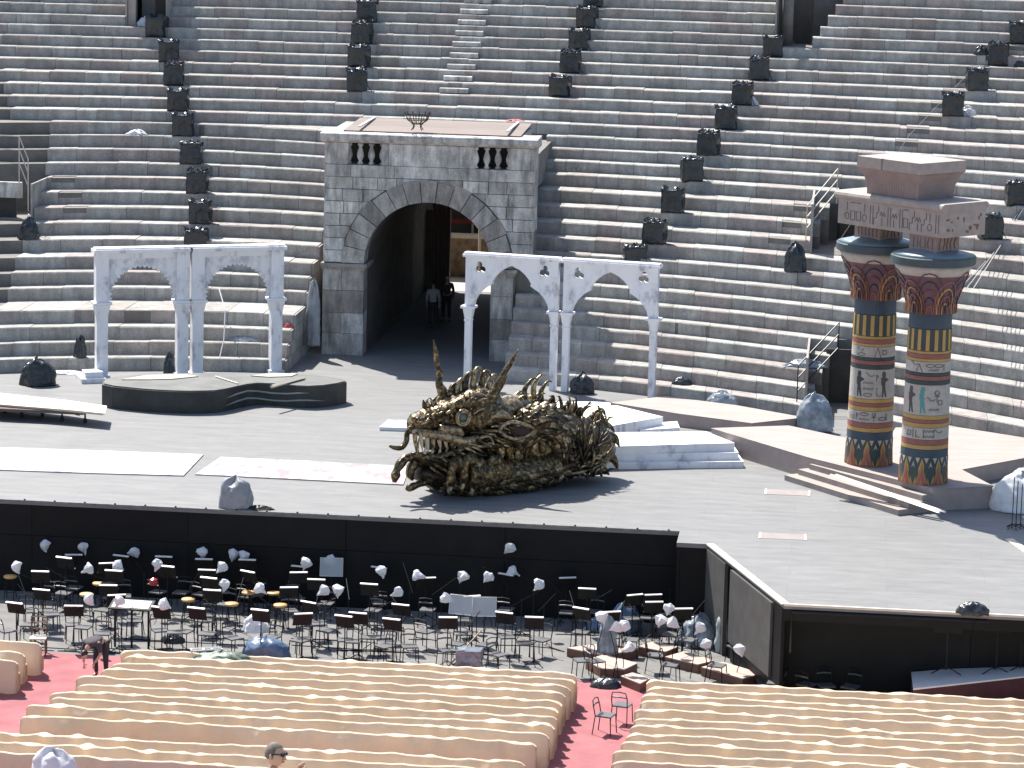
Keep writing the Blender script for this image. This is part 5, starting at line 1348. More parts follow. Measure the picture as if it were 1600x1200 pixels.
for nm, ps in lrows.items():
    ps.sort(key=lambda a: a[0].x)
    for k, (p, h) in enumerate(ps):
        t = thing('bagged_lamp', 'white-bagged lamp %s, %s from the left' % (nm, ORD[k]), 'lamp', p, 0, 'white bagged lamps in the orchestra pit')
        tl = RN.uniform(-1.3, 1.3)
        mb = MB(); rings = []
        for q in range(7):
            a = q / 6; r = (.015, .035, .075, .12, .15, .14, .05)[q]
            rings.append([(r * (1 + .25 * math.sin(3 * th + k)) * math.cos(th), r * .8 * math.sin(th), -.12 + a * .36) for th in [2 * math.pi * i / 10 for i in range(10)]])
        mb.loft(rings); crumple(mb, .05, 7, k)
        m3 = Matrix.Rotation(tl, 3, 'Y'); mb.v = [tuple(m3 @ Vector(v)) for v in mb.v]
        mb.build('bag', CLOTHW, t)
        near = min(stand_pos, key=lambda s: (s.xy - p.xy).length)
        e = Vector((near.x, near.y, PITZ + 1.0)) - p
        if e.length > 1.1: e = Vector((RN.uniform(-.2, .2), 0.05, PITZ + .02 - p.z))
        MB().tube([m3 @ Vector((0, 0, -.1)), e * .5 + Vector((0, 0, -.04)), e], .011, 5).build('arm', PERF, t)
# chairs
def make_chair():
    t = thing('pit_chair', 'x', 'chair', (0, 0, 0), 0, 'black metal chairs in the orchestra pit')
    mb = MB().box(-.2, .2, -.2, .2, .44, .475); mb.build('seat', SEATB, t)
    for s in (-1, 1):
        MB().tube([(s * .19, -.19, .46), (s * .21, -.22, 0)], .013, 5).build('leg', PERF, t)
        MB().tube([(s * .19, .19, .46), (s * .21, .25, 0)], .013, 5).build('leg', PERF, t)
    MB().tube([(-.19, .19, .45), (-.2, .23, .66), (-.17, .27, .82), (0, .285, .845), (.17, .27, .82), (.2, .23, .66), (.19, .19, .45)], .014, 6).build('back_hoop', PERF, t)
    bh = [c for c in COL.objects if c.parent == t and c.name.startswith('back_hoop')][0]
    MB().tube([(-.19, .245, .7), (0, .26, .715), (.19, .245, .7)], .022, 5).build('back_rail', SEATB, bh)
    return t
chairs_px = [(9, 987, 2.4), (115, 976, .3), (210, 970, .2), (287, 987, -.3), (365, 997, .8), (469, 1001, -.5), (588, 996, .4), (601, 1010, -.7), (664, 987, 2.7), (699, 1016, .5), (759, 1008, -.4), (779, 1023, .9), (906, 1044, -1.2), (921, 1060, 2.2),
             (1024, 1024, 1.6), (1046, 1044, 1.4), (1180, 1028, -1.3), (1151, 1011, -1.0), (1214, 1047, -1.7), (1292, 1043, .3), (1262, 1043, 2.6), (1330, 1043, -.4), (40, 955, .2), (80, 960, .4), (160, 990, .1), (250, 985, .5), (320, 970, -.2), (420, 985, .3), (510, 985, -.4), (540, 1000, .2), (640, 1010, .3), (725, 990, 0.1), (820, 1005, .4), (845, 1000, -.5), (985, 1000, 1.5), (1075, 1000, 1.2), (1120, 1040, 1.3)]
proto = make_chair(); rowsC = {}
for px, py, rz in chairs_px:
    p = U(px, py, PITZ + .45); p.z = PITZ; p.y = min(max(p.y, -27.7), -22.3)
    if p.x > 9.5: p.y = -28.9
    rowsC.setdefault('near the seats' if p.y < -26.2 else 'in the middle of the pit', []).append((p, rz))
for p in stand_pos:
    q = p + Vector((RN.uniform(-.3, .3), .62 if p.y < -22.9 else -.65, 0)); q.y = min(q.y, -22.2)
    rowsC.setdefault('among the stands by the black wall' if p.x < -3.5 else 'among the stands toward the pit corner', []).append((q, RN.uniform(-.5, .5) + (0 if p.y < -22.9 else math.pi)))
first = True
for nm, ps in rowsC.items():
    ps.sort(key=lambda a: a[0].x)
    for k, (p, rz) in enumerate(ps):
        lb = 'black metal chair %s, %s from the left' % (nm, ORD[k])
        if first: t = proto; t.location = p; t.rotation_euler = (0, 0, rz); t['label'] = lb; first = False
        else: t = dup(proto, p, rz, lb)
for k, (px, py, rz) in enumerate(((972, 1102, 2.9), (946, 1118, 1.3))):
    p = U(px, py, PITZ + .45); p.z = PITZ + .006
    dup(proto, p, rz, 'black metal chair standing alone in the red aisle, %s from the pit' % ORD[k])
# round stools
st = thing('round_stool', 'x', 'stool', (0, 0, 0), 0, 'tan topped stools in the orchestra pit')
MB().lathe([(.02, .6), (.17, .6), (.19, .63), (.18, .66), (.02, .67)], n=16).build('seat', TANSEAT, st, True)
for k in range(4):
    a = rad(45 + 90 * k); MB().tube([(.12 * math.cos(a), .12 * math.sin(a), .6), (.2 * math.cos(a), .2 * math.sin(a), 0)], .013, 5).build('leg', PERF, st)
MB().tube([(.17 * math.cos(2 * math.pi * i / 12), .17 * math.sin(2 * math.pi * i / 12), .22) for i in range(13)], .009, 4).build('foot_ring', PERF, st)
for k, (px, py) in enumerate(sorted(((16, 900), (155, 911), (135, 928), (294, 936), (362, 943), (438, 945), (428, 926), (388, 925)))):
    p = U(px, py, PITZ + .65); p.z = PITZ; p.y = min(p.y, -22.3); lb = 'tan topped round stool in the pit, %s from the left' % ORD[k]
    if k == 0: st.location = p; st['label'] = lb
    else: dup(st, p, 0, lb)
# wooden chair at the end of the front row
WOOD = M('dark_wood', (.085, .035, .022), (.12, .05, .03), 4, .45)
p = U(60, 996, PITZ + .45); p.z = PITZ
wc = thing('wooden_chair', 'brown wooden chair with a pale seat beside the covered seats at the left', 'chair', p, .15)
MB().box(-.21, .21, -.2, .2, .43, .47).build('seat', M('straw_seat', (.62, .58, .50), (.5, .46, .40), 6), wc)
for s in (-1, 1):
    MB().tube([(s * .19, -.18, .44), (s * .2, -.19, 0)], .02, 6).build('leg', WOOD, wc); MB().tube([(s * .19, .19, 0), (s * .19, .19, .45), (s * .2, .27, .95)], .02, 6).build('leg', WOOD, wc)
for z in (.62, .78, .92): MB().tube([(-.2, .22 + (z - .6) * .15, z), (0, .26 + (z - .6) * .15, z + .02), (.2, .22 + (z - .6) * .15, z)], .028, 5, .6).build('back_slat', WOOD, wc)
# conductor's desk
p = U(206, 945, PITZ + 1.15); p.z = PITZ
cd = thing('conductor_desk', 'wide conductor desk with white sheets on top in the pit', 'desk', p, -.05)
rt = Matrix.Rotation(rad(14), 3, 'X')
MB().obox((0, 0, 1.15), 1.12, .55, .03, mat=rt).build('desk_top', PERF, cd); MB().obox((0, 0, 1.172), .98, .42, .006, mat=rt).build('sheet', M('paper', (.8, .8, .78), (.72, .73, .73), 3), cd)
for x in (-.45, 0, .45): MB().tube([(x, 0, 0), (x, 0, 1.12)], .03, 6).build('leg', PERF, cd)
MB().box(-.55, .55, -.28, -.26, 1.06, 1.1).build('front_lip', PERF, cd)
o = MB().lathe([(.02, 0), (.11, .02), (.13, .1), (.11, .18), (.02, .22)], n=12).build('red_lantern', M('red_glass', (.4, .03, .02), (.3, .02, .02), 4, .2)); o.location = U(240, 915, PITZ + .9); tag(o, 'small red lantern on a dark stand in the pit', 'lantern')
# clear acoustic screens
GLASS = M('clear_acrylic', (.55, .60, .64), (.60, .65, .68), 2, .12)
N_, L_ = GLASS.node_tree.nodes, GLASS.node_tree.links
trn = N_.new('ShaderNodeBsdfTransparent'); mxs = N_.new('ShaderNodeMixShader'); mxs.inputs[0].default_value = .42
L_.new(trn.outputs[0], mxs.inputs[1]); L_.new(N_['Principled BSDF'].outputs[0], mxs.inputs[2]); L_.new(mxs.outputs[0], N_['Material Output'].inputs[0])
for k, (px, py, lb) in enumerate(((518, 886, 'clear acrylic screen on a pole against the black stage wall'), (720, 945, 'clear acrylic screen in the pit, the outer of a pair'), (757, 948, 'clear acrylic screen in the pit, the inner of a pair'))):
    p = U(px, py, PITZ + 1.25); p.z = PITZ; p.y = min(p.y, -22.2)
    t = thing('acoustic_screen', lb, 'screen', p, (.1, -.2, .15)[k], 'acrylic screens')
    rt = Matrix.Rotation(rad(-12), 3, 'X')
    MB().obox((0, 0, 1.25), .62, .012, .50, mat=rt).build('pane', GLASS, t)
    fr = [Vector((0, 0, 1.25)) + rt @ Vector((a, -.004, b)) for a, b in ((-.31, -.25), (.31, -.25), (.31, .25), (-.31, .25), (-.31, -.25))]
    MB().tube(fr, .009, 4).build('frame', LAMPBAR, t); MB().tube([(0, .01, 0), (0, .01, 1.25)], .016, 6).build('pole', PERF, t)
    for q in range(3): a = rad(120 * q); MB().tube([(0, .01, .12), (.28 * math.cos(a), .28 * math.sin(a), .01)], .012, 4).build('leg', PERF, t)
booms = [(40, 930), (95, 900), (225, 900), (300, 915), (375, 930), (430, 955), (545, 925), (585, 955), (640, 915), (690, 925), (745, 965), (770, 905), (815, 940), (850, 950), (870, 915), (900, 960), (935, 935), (1000, 965), (1045, 940), (1085, 960), (30, 975), (190, 960), (330, 985), (500, 960)]
bm_ = []
for px, py in booms:
    p = U(px, py, PITZ + 1.0); p.z = PITZ; p.y = min(max(p.y, -27.5), -22.4); bm_.append(p)
bm_.sort(key=lambda p: p.x)
for k, p in enumerate(bm_):
    t = thing('boom_stand', 'thin black boom microphone stand in the pit, %s from the left' % ORD[k], 'microphone stand', p, RN.uniform(0, 6.2), 'boom stands in the pit')
    MB().tube([(0, 0, .1), (0, 0, 1.05)], .013, 5).build('pole', PERF, t)
    ax = RN.uniform(.35, .6); MB().tube([(-ax * .6, 0, .85), (ax, .05, 1.05 + RN.uniform(.15, .55))], .010, 5).build('boom', PERF, t)
    for q in range(3): a = rad(120 * q); MB().tube([(0, 0, .18), (.3 * math.cos(a), .3 * math.sin(a), .012)], .012, 4).build('leg', PERF, t)
for k in range(14):
    p = U(30 + 78 * k + RN.uniform(-20, 20), RN.uniform(985, 1030), PITZ); q = [p + Vector((RN.uniform(-.9, .9) * j * .5, RN.uniform(-.25, .25), .012)) for j in range(6)]
    q = [Vector((a.x, min(max(a.y, -27.8), -22), PITZ + .012)) for a in q]
    o = MB().tube(q, .012, 4).build('floor_cable', PERF); tag(o, 'black cable lying on the orchestra pit floor, %s from the left' % ORD[k], 'cable', 'cables on the pit floor')
# tall pole by the side wall with a bag on top
p = U(1120, 1000, PITZ); t = thing('tall_lamp_pole', 'tall leaning pole with a white bag at the pit corner', 'lamp', p)
tip = UY(1098, 884, p.y + .2) - p
MB().tube([(0, 0, 0), tip * .5, tip], .014, 5).build('pole', PERF, t)
o = crumple(MB().blob((0, 0, 0), .15, .12, .17, 10, 8, .3, 3), .03, 9, 3).build('bag', CLOTHW, t); o.location = tip
# wooden podium blocks
TOPW = M('podium_top', (.33, .25, .22), (.40, .31, .27), 3, .75); BRW = M('podium_side', (.12, .06, .045), (.16, .085, .06), 3, .6)
for k, (pts, lb) in enumerate((([(886, 1012), (942, 1005), (998, 1014), (945, 1024)], 'by the pit middle, farthest from the side wall'), ([(915, 1031), (945, 1022), (996, 1036), (975, 1046), (938, 1044)], 'in front of the one farthest from the side wall'), ([(997, 1010), (1020, 1002), (1060, 1010), (1040, 1018)], 'behind the others by the blue tarpaulin'),
                               ([(1039, 1026), (1070, 1017), (1116, 1032), (1090, 1038)], 'in the middle of the group'), ([(1096, 1042), (1130, 1034), (1190, 1052), (1160, 1060)], 'nearest the grey side wall'), ([(970, 1056), (990, 1050), (1015, 1060), (1000, 1068)], 'closest to the red aisle'))):
    pg = zpoly(pts, PITZ + .24); t = thing('orchestra_riser', 'low brown wooden riser %s' % lb, 'riser', (pg[0][0], pg[0][1], PITZ), 0, 'wooden risers in the pit'); inv = Matrix.Translation((-pg[0][0], -pg[0][1], -PITZ))
    o = MB().prism(pg, PITZ + .002, PITZ + .21).build('side_panels', BRW, t); o.matrix_parent_inverse = inv
    o = MB().prism(pg, PITZ + .212, PITZ + .24).build('top', TOPW, t); o.matrix_parent_inverse = inv
pleated('tarpaulin_bundle', 'blue tarpaulin over an instrument by the stage wall', 'tarpaulin', U(976, 985, PITZ), .42, .35, .75, BLUETARP, 31, top=3)
pleated('tarpaulin_bundle', 'low blue tarpaulin beside the taller blue one', 'tarpaulin', U(938, 985, PITZ), .42, .3, .4, BLUETARP, 32)
pleated('covered_drum', 'tall greenish sheet over drums beside the grey side wall', 'covered equipment', U(1146, 1022, PITZ) + Vector((0, .25, 0)), .46, .42, 1.25, M('sage_sheet', (.30, .36, .34), (.42, .47, .45), 3, .4, bump=.6, bscale=7), 33, top=6)
pleated('covered_drum', 'clear sheet heaped over instruments left of the tall covered drums', 'covered equipment', U(1090, 1012, PITZ) + Vector((0, .3, 0)), .5, .4, .8, SHEER, 34, pl=.3)
pleated('plastic_wrap', 'clear plastic hanging over stands on the farthest riser', 'plastic sheet', U(948, 1022, PITZ + .24) + Vector((0, .2, 0)), .2, .16, .95, SHEER, 35, top=5, pl=.3)
pleated('tarpaulin_bundle', 'shiny blue tarpaulin over equipment behind the covered seats', 'tarpaulin', U(416, 1026, PITZ), .58, .4, .5, BLUETARP, 36, top=4)
pleated('white_bundle', 'white plastic bag hung over a stand above the shiny blue tarpaulin', 'bag', U(400, 985, PITZ + .5), .3, .25, .45, CLOTHW, 37, pl=.3)
t = thing('foil_box', 'square box under shiny grey foil behind the covered seats', 'covered equipment', U(733, 1044, PITZ))
crumple(grid_box(.66, .5, .5), .04, 6, 4).build('foil_cover', M('foil', (.17, .21, .26), (.26, .30, .35), 4, .25, .3, bump=.7, bscale=8), t)
pleated('black_case', 'dark instrument bag on the pit floor behind the covered seats', 'bag', U(270, 1003, PITZ), .3, .2, .25, BAG, 38)
pleated('black_case', 'black bag on the floor at the corner of the red aisle', 'bag', U(946, 1073, PITZ), .36, .25, .25, BAG, 39)
o = MB().tube([U(700, 1042, PITZ + .05), UY(752, 985, -26.2)], .02, 5).build('long_stick', M('raw_stick', (.36, .26, .17), (.42, .31, .2), 4)); tag(o, 'long brown stick leaning across the pit chairs', 'stick')
# ramp at the right edge
c4 = [U(1424, 1050, -1.75), U(1640, 1032, -1.45), U(1640, 1052, -1.45), U(1427, 1076, -1.75)]
pg = [(c.x, c.y) for c in c4]; RZ = {(round(c.x, 3)): c.z for c in c4}
def rz_(x, y): return lerp(-1.75, -1.45, (x - pg[0][0]) / (pg[1][0] - pg[0][0]))
t = thing('pit_ramp', 'pale topped ramp with a dark red side in the pit at the right edge', 'ramp', (pg[0][0], pg[0][1], PITZ)); inv = Matrix.Translation((-pg[0][0], -pg[0][1], -PITZ))
o = MB().prism(pg, PITZ + .002, 0, ztop=lambda x, y: rz_(x, y) - .04).build('side_panels', M('maroon_side', (.055, .014, .016), (.08, .02, .022), 3), t); o.matrix_parent_inverse = inv
o = MB().add([(c.x, c.y, c.z - .038) for c in c4] + [tuple(c) for c in c4], [(0, 3, 2, 1), (4, 5, 6, 7), (0, 1, 5, 4), (1, 2, 6, 5), (2, 3, 7, 6), (3, 0, 4, 7)]).build('top', M('ramp_top', (.62, .58, .57), (.7, .66, .65), 3), t); o.matrix_parent_inverse = inv
GLOW = M('lime_tape', (.45, .58, .16), (.38, .5, .14), 4)
for k, px in enumerate((1335, 1384)):
    o = MB().prism(zpoly([(px - 3, 1088), (px + 2, 1088), (px + 2, 1050), (px - 3, 1050)], PITZ + .012), PITZ + .006, PITZ + .014).build('tape_strip', GLOW); tag(o, 'lime tape strip on the dark pit floor, %s from the side wall' % ORD[k], 'tape', 'lime tape strips')

# ------------------------------------------------------------------ covered seat rows
CANVAS = M('beige_canvas', (.64, .525, .395), (.73, .61, .475), .9, .8, bump=.9, bscale=4.0, translucent=.3, spec=.2)
RS = random.Random(21)
def seat_row(label, xl, xr, y, z0=PITZ, top=.88, seed=0):
    n = max(6, int((xr - xl) / .07)); rings = []
    pk = [RS.uniform(xl, xr) for _ in range(int((xr - xl) / 1.1) + 1)]
    for i in range(n + 1):
        x = lerp(xl, xr, i / n); e = min(x - xl, xr - x)
        endf = min(1.0, e / .28); en = math.sqrt(max(0.02, 1 - (1 - endf) ** 2))
        cell = 1.05 + .2 * math.sin(seed * 5); ph = (x + seed) / cell
        sag = -.035 * abs(math.sin(math.pi * ph)) * (.6 + .8 * abs(mnoise.noise(Vector((math.floor(ph) * 1.7, seed, 2))))) + .022 * mnoise.noise(Vector((x * 2.6, seed * 3.3, 0))) + .04 * mnoise.noise(Vector((x * .5, seed * 2.1, 6)))
        pu = sum(.10 * max(0, 1 - abs(x - p) / .2) for p in pk)
        h = top * (.86 + .14 * en) + sag
        bul = .045 * mnoise.noise(Vector((x * 1.4, seed * 1.9, 4))) + .03 * mnoise.noise(Vector((x * 4.2, seed, 9)))
        w = (.3 + .7 * en)
        prof = [(-.24 * w + bul * 2, .06), (-.21 * w + bul * 2.4, .34), (-.165 * w + bul * 1.6, .60), (-.12 * w + bul - pu * .5, h - .10), (-.085 * w - pu * .8, h - .035), (-.075 * w - pu, h - .008), (-.062 * w - pu, h), (-.01, h + pu * .3), (.03 * w, h - .006), (.055 * w, h - .035), (.12 * w, h - .25), (.2 * w, .52), (.46 * w, .47), (.5 * w, .12)]
        rings.append([(x, y + a, z0 + b) for a, b in prof])
    o = MB().loft(rings, closed=False, cap=False)
    m = len(rings[0])
    o.f.append(tuple(range(m))); o.f.append(tuple(range(len(o.v) - 1, len(o.v) - 1 - m, -1)))
    ob = o.build('covered_seat_row', CANVAS, None, True); tag(ob, label, 'covered seats', 'seat rows under beige canvas'); return ob
def rows(block, ref, ys, xls, xrs):
    for k, y in enumerate(ys):
        Y = U(ref, y, PITZ + .88).y
        def xx(px): return U(px, y + .045 * (px - ref), PITZ + .88).x
        seat_row('beige covered seat row in the %s, %s from the pit' % (block, ORD[k]), xx(xls[k]), xx(xrs[k]), Y + RS.uniform(-.03, .03), seed=k * 1.7 + len(block))
rows('wide middle block', 500, (1029, 1039, 1050, 1061, 1074, 1086, 1099, 1111, 1124, 1141), (188, 190, 172, 156, 117, 119, 75, 75, 38, 28), (903, 900, 893, 885, 880, 874, 872, 868, 860, 840))
rows('block right of the red aisle', 1160, (1070, 1080, 1091, 1100.5, 1113, 1128, 1140, 1153, 1167, 1182, 1197), (1010, 1010, 1002, 1000, 991, 990, 984, 978, 970, 957, 955), (1680,) * 11)
rows('narrow block at the left edge', 30, (1001, 1016, 1031), (-120, -120, -120), (66, 40, 28))
rows('nearest block along the bottom edge', 400, (1166, 1180, 1196), (-120, -120, -120), (822, 815, 810))
pleated('green_tarp', 'dark green tarpaulin thrown over the front covered seat row', 'tarpaulin', U(346, 1034, PITZ + .72), .6, .3, .26, GREENTARP, 41, pl=.3)
t = thing('folding_frame', 'white folding frame lying on the front covered seat row', 'frame', U(322, 1018, PITZ + .9))
for a, b in (((-.4, 0), (.35, .2)), ((-.35, -.2), (.4, 0)), ((-.4, 0), (-.3, -.22)), ((.35, .2), (.42, 0)), ((-.1, .06), (0, -.12)), ((.1, .12), (.2, -.06))): MB().tube([(a[0], a[1], .05), (b[0], b[1], .08)], .02, 4).build('bar', CLOTHW, t)
pleated('covered_spotlight', 'white covered object standing at the bottom edge among the seats', 'covered equipment', U(85, 1225, PITZ + .6), .5, .42, .78, CLOTHW, 42, top=3, pl=.08)

# ------------------------------------------------------------------ people
def skin_body(name, joints, edges, mat, parent=None, sub=2):
    me = bpy.data.meshes.new(name); names = list(joints)
    me.from_pydata([joints[n][0] for n in names], [(names.index(a), names.index(b)) for a, b in edges], [])
    tmp = bpy.data.objects.new('tmp', me); COL.objects.link(tmp)
    sk = tmp.modifiers.new('skin', 'SKIN'); sk.use_smooth_shade = True
    for i, n in enumerate(names):
        r = joints[n][1]; me.skin_vertices[0].data[i].radius = (r, r) if not isinstance(r, tuple) else r
        me.skin_vertices[0].data[i].use_root = (i == 0)
    ss = tmp.modifiers.new('sub', 'SUBSURF'); ss.levels = sub; ss.render_levels = sub
    out = bpy.data.meshes.new_from_object(tmp.evaluated_get(bpy.context.evaluated_depsgraph_get()))
    bpy.data.objects.remove(tmp); bpy.data.meshes.remove(me)
    return out
SKIN = M('skin', (.48, .27, .19), (.54, .32, .23), 6, .55); HAIRB = M('black_hair', (.012, .010, .009), (.02, .016, .014), 20, .5)
def limb_hand(mb, wrist, dirv, curl=.4, s=1.0, side=1):
    """palm and five curled fingers"""
    d = Vector(dirv).normalized(); sid = d.cross(Vector((0, 0, 1))); sid = sid.normalized() if sid.length > .1 else Vector((1, 0, 0)); nrm = sid.cross(d).normalized()
    w = Vector(wrist); mb.tube([w, w + d * .05 * s, w + d * .095 * s], [.026 * s, .04 * s, .036 * s], 8, .5)
    for k, (o, L) in enumerate(((-.03, .065), (-.01, .078), (.011, .072), (.03, .055))):
        b = w + d * .09 * s + sid * o * s; c = -nrm * curl
        mb.tube([b, b + (d + c * .3).normalized() * L * .5 * s, b + (d + c * .3).normalized() * L * .5 * s + (d + c * 1.6).normalized() * L * .5 * s], [.0095 * s, .009 * s, .006 * s], 6)
    b = w + d * .035 * s + sid * side * .035 * s
    mb.tube([b, b + (d * .6 + sid * side).normalized() * .035 * s, b + (d * .6 + sid * side).normalized() * .035 * s + d * .03 * s], [.013 * s, .011 * s, .007 * s], 6)
def head_mesh(mb, c, face, s=1.0, upv=(0, 0, 1)):
    """skull with jaw, nose, ears, brow and lips; face = direction looked at"""
    f = Vector(face).normalized(); u = Vector(upv); u = (u - f * u.dot(f)).normalized(); r = f.cross(u); C0 = Vector(c); rings = []
    for k in range(13):
        a = math.pi * k / 12; z = -math.cos(a); rr = math.sin(a); ring = []
        for i in range(18):
            t = 2 * math.pi * i / 18; fx, sx = math.cos(t), math.sin(t)
            wf = .098 * rr; ws = .076 * rr
            if z < -.1: ws *= 1 - .28 * (-z - .1); wf *= 1 - .10 * (-z); 
            p = f * (wf * fx + (.012 if z < -.3 and fx > 0 else 0)) + r * (ws * sx) + u * (z * .118)
            if fx > .8 and -.05 < z < .25: p -= f * .008
            ring.append(C0 + p * s)
        rings.append(ring)
    mb.loft(rings, cap=False)
    mb.tube([C0 + (f * .088 + u * .025) * s, C0 + (f * .108 - u * .005) * s, C0 + (f * .118 - u * .025) * s, C0 + (f * .092 - u * .035) * s], [.008 * s, .011 * s, .014 * s, .008 * s], 7)
    for q in (-1, 1):
        mb.blob(C0 + (r * q * .078 - f * .008 - u * .005) * s, .014 * s, .022 * s, .032 * s, 8, 6)
        mb.blob(C0 + (f * .082 + r * q * .032 + u * .02) * s, .012 * s, .012 * s, .010 * s, 7, 5)
    mb.tube([C0 + (f * .094 - r * .022 - u * .058) * s, C0 + (f * .101 - u * .056) * s, C0 + (f * .094 + r * .022 - u * .058) * s], [.004 * s, .008 * s, .004 * s], 6)
def hair_mesh(c, face, s=1.0, back=1.0):
    f = Vector(face).normalized(); u = Vector((0, 0, 1)); u = (u - f * u.dot(f)).normalized(); r = f.cross(u); mb = MB(); rings = []
    for k in range(8):
        a = math.pi * .5 * k / 7 * 1.15; ring = []
        for i in range(18):
            t = 2 * math.pi * i / 18; fx, sx = math.cos(t), math.sin(t)
            lim = a if fx < .2 else min(a, .95)
            rr = math.sin(lim); p = f * (.106 * rr * fx - .004) + r * (.084 * rr * sx) + u * (math.cos(lim) * .126)
            ring.append(Vector(c) + p * s * (1 + .03 * mnoise.noise(p * 60)))
        rings.append(ring)
    return mb.loft(rings, cap=False)
def person(label, base, J, shirt, trousers, hair, face, headc, hands, sleeves='long', s=1.0):
    """J: joints relative to base; one continuous body, with shirt and trousers as its clothing"""
    B = Vector(base)
    ED = [('pelvis', 'belly'), ('belly', 'chest'), ('chest', 'neck'), ('neck', 'skullbase'), ('chest', 'shL'), ('shL', 'elL'), ('elL', 'wrL'), ('chest', 'shR'), ('shR', 'elR'), ('elR', 'wrR'), ('pelvis', 'hipL'), ('hipL', 'knL'), ('knL', 'anL'), ('anL', 'toL'), ('pelvis', 'hipR'), ('hipR', 'knR'), ('knR', 'anR'), ('anR', 'toR')]
    RR = {'pelvis': .125, 'belly': .125, 'chest': .135, 'neck': .055, 'skullbase': .055, 'sh': .06, 'el': .042, 'wr': .03, 'hip': .088, 'kn': .056, 'an': .038, 'to': .035}
    def rj(n): return RR[n] if n in RR else RR[n[:2]] if n[:2] in RR else RR[n[:3]]
    body = skin_body('person', {n: (Vector(p), rj(n)) for n, p in J.items()}, ED, SKIN)
    mb = MB(); mb.v = [tuple(v.co) for v in body.vertices]; mb.f = [tuple(p.vertices) for p in body.polygons]; bpy.data.meshes.remove(body)
    head_mesh(mb, headc, face, s)
    for w, d, sd in hands: limb_hand(mb, w, d, .5, s, sd)
    t = mb.build('person', SKIN, None, True); t.location = B; tag(t, label, 'person')
    def cloth(nm, names, mat, grow, cut=None):
        ed = [(a, b) for a, b in ED if a in names and b in names]
        js = {n: (Vector(J[n]), rj(n) * (1.0 + grow) + .008) for n in J if n in names}
        me = skin_body(nm, js, ed, mat); me.materials.clear(); me.materials.append(mat)
        o = bpy.data.objects.new(nm, me); COL.objects.link(o); o.parent = t; me.polygons.foreach_set('use_smooth', [True] * len(me.polygons)); return o
    arms = ('elL', 'elR') + (('wrL', 'wrR') if sleeves == 'long' else ())
    cloth('shirt', ('pelvis', 'belly', 'chest', 'neck', 'shL', 'shR') + arms, shirt, .12)
    cloth('trousers', ('pelvis', 'hipL', 'hipR', 'knL', 'knR', 'anL', 'anR'), trousers, .16)
    for q in ('L', 'R'):
        a, b = Vector(J['an' + q]), Vector(J['to' + q]); MB().tube([a + Vector((0, .03, -.02)), a.lerp(b, .5) + Vector((0, 0, -.01)), b], [.045, .05, .035], 8, .8).build('shoe', BLACKM, t, True)
    if hair is not None: hair_mesh(headc, face, s).build('hair', hair, t, True)
    return t
SHIRT_D = M('dark_shirt', (.045, .035, .045), (.06, .05, .058), 5, .85); SHIRT_W = M('white_shirt', (.36, .37, .38), (.3, .31, .32), 5, .85); SHIRT_B = M('pale_blue_shirt', (.32, .42, .58), (.38, .48, .62), 5, .8)
JEANS = M('dark_trousers', (.02, .022, .03), (.03, .032, .04), 5, .85)
def standing(fy, sway=0.0):
    """standing pose looking along +y (fy = 1) or -y"""
    return {'pelvis': (0, 0, .95), 'belly': (0, 0, 1.12), 'chest': (sway, 0, 1.32), 'neck': (sway, .01 * fy, 1.48), 'skullbase': (sway, .02 * fy, 1.56), 'shL': (-.19 + sway, 0, 1.40), 'elL': (-.24 + sway, -.03 * fy, 1.13), 'wrL': (-.22 + sway, .08 * fy, .90),
            'shR': (.19 + sway, 0, 1.40), 'elR': (.24 + sway, -.03 * fy, 1.13), 'wrR': (.22 + sway, .08 * fy, .90), 'hipL': (-.1, 0, .90), 'knL': (-.11, .03 * fy, .49), 'anL': (-.11, 0, .09), 'toL': (-.12, .15 * fy, .035), 'hipR': (.1, 0, .90), 'knR': (.11, .05 * fy, .49), 'anR': (.12, .02 * fy, .09), 'toR': (.14, .17 * fy, .035)}
p = U(676, 512, 0)
person('person in a white shirt standing in the shade of the gate passage', p, standing(1), SHIRT_W, JEANS, HAIRB, (0, 1, 0), (0, .03, 1.67), [((-.22, .08, .9), (0, .1, -1), -1), ((.22, .08, .9), (0, .1, -1), 1)])
p = U(697, 501, 0)
person('dark clothed person standing at the sunlit end of the gate passage', p, standing(-1, .02), SHIRT_D, JEANS, HAIRB, (.4, -1, 0), (.02, -.03, 1.67), [((-.2, -.08, .9), (0, -.1, -1), -1), ((.24, -.08, .9), (0, -.1, -1), 1)])
# man bending over at the end of the front row
J = {'pelvis': (.12, .30, .88), 'belly': (.06, .16, 1.0), 'chest': (-.04, -.04, 1.0), 'neck': (-.13, -.19, .88), 'skullbase': (-.15, -.24, .80), 'shL': (-.22, -.02, .97), 'elL': (-.26, -.12, .70), 'wrL': (-.2, -.24, .48), 'shR': (.13, -.1, .97), 'elR': (.22, -.2, .72), 'wrR': (.08, -.3, .50),
     'hipL': (.02, .32, .84), 'knL': (-.02, .22, .46), 'anL': (-.02, .34, .09), 'toL': (-.06, .2, .035), 'hipR': (.22, .28, .84), 'knR': (.26, .16, .46), 'anR': (.24, .3, .09), 'toR': (.24, .15, .035)}
p = U(147, 1062, PITZ); p.z = PITZ + .006
person('person in a dark shirt bending over beside the covered seats', p, J, SHIRT_D, JEANS, HAIRB, (-.15, -.55, -.8), (-.17, -.30, .72), [((-.2, -.24, .48), (.1, -.2, -1), -1), ((.08, -.3, .5), (-.2, -.2, -1), 1)], 'short')
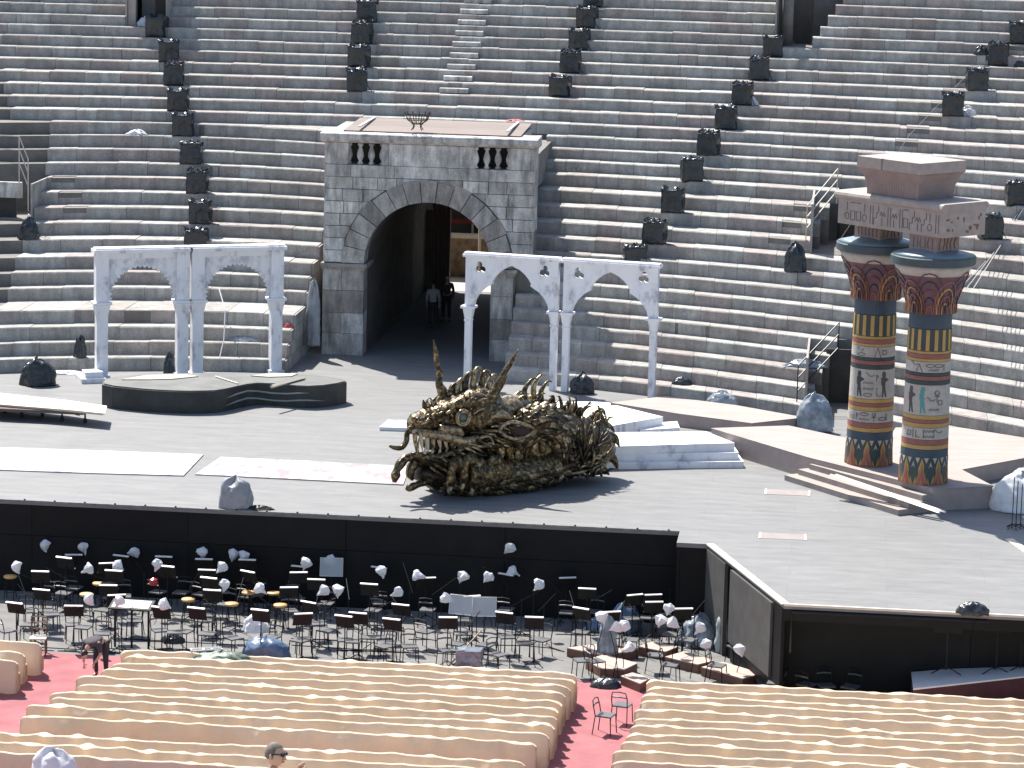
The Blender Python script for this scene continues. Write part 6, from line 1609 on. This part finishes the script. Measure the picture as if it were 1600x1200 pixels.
# man in sunglasses on the near tiers, below the camera
MAN_D = 33.0; d = ray(430, 1179).normalized(); hp = CAM + d * (MAN_D / d.dot(FW))
fdir = Vector((.93, -.30, -.05)).normalized()
J = standing(-1)
for k in list(J):
    if k[:2] in ('wr', 'el', 'sh') or k in ('chest', 'neck', 'skullbase', 'belly', 'pelvis') or k[:3] == 'hip' or k[:2] in ('kn', 'an', 'to'):
        x, y, z = J[k]; a = rad(62); J[k] = (x * math.cos(a) - y * math.sin(a), x * math.sin(a) + y * math.cos(a), z)
J['elR'] = (.22, -.04, 1.20); J['wrR'] = (.30, -.14, 1.50); J['shR'] = (.10, -.13, 1.40); J['shL'] = (-.10, .16, 1.40); J['elL'] = (-.12, .2, 1.12); J['wrL'] = (.05, .16, .93)
feet = hp - Vector((0, 0, 1.67)) - Vector((fdir.x, fdir.y, 0)) * .03
GREYHAIR = M('grey_brown_hair', (.10, .078, .06), (.17, .14, .115), 30, .8)
man = person('person with grey hair and sunglasses in a pale blue shirt at the bottom edge', feet, J, SHIRT_B, JEANS, GREYHAIR, fdir, (fdir.x * .03, fdir.y * .03, 1.67), [((.30, -.14, 1.50), (.2, -.15, 1), -1), ((.05, .16, .93), (.5, 0, -.6), 1)], 'short', 1.06)
gl = MB(); hc = Vector((fdir.x * .03, fdir.y * .03, 1.67)); r_ = fdir.cross(Vector((0, 0, 1))).normalized()
for q in (-1, 1):
    gl.blob(hc + fdir * .105 + r_ * q * .034 + Vector((0, 0, .022)), .026, .026, .019, 10, 6); gl.tube([hc + fdir * .10 + r_ * q * .06 + Vector((0, 0, .03)), hc + r_ * q * .088 + fdir * .01 + Vector((0, 0, .025))], .006, 5)
gl.tube([hc + fdir * .112 - r_ * .02 + Vector((0, 0, .03)), hc + fdir * .112 + r_ * .02 + Vector((0, 0, .03))], .006, 5)
gl.build('sunglasses', BLACKM, man, True)
nt = thing('near_stone_tiers', 'stone tier below the person with sunglasses at the bottom edge', 'stone seating', (feet.x, feet.y, feet.z))
for k in range(4):
    MB().box(-6, 6, -.8 + .75 * k, -.06 + .75 * k, -12, -.002 - .42 * max(0, k - 1) if k > 1 else -.002).build('tier', STONE, nt)
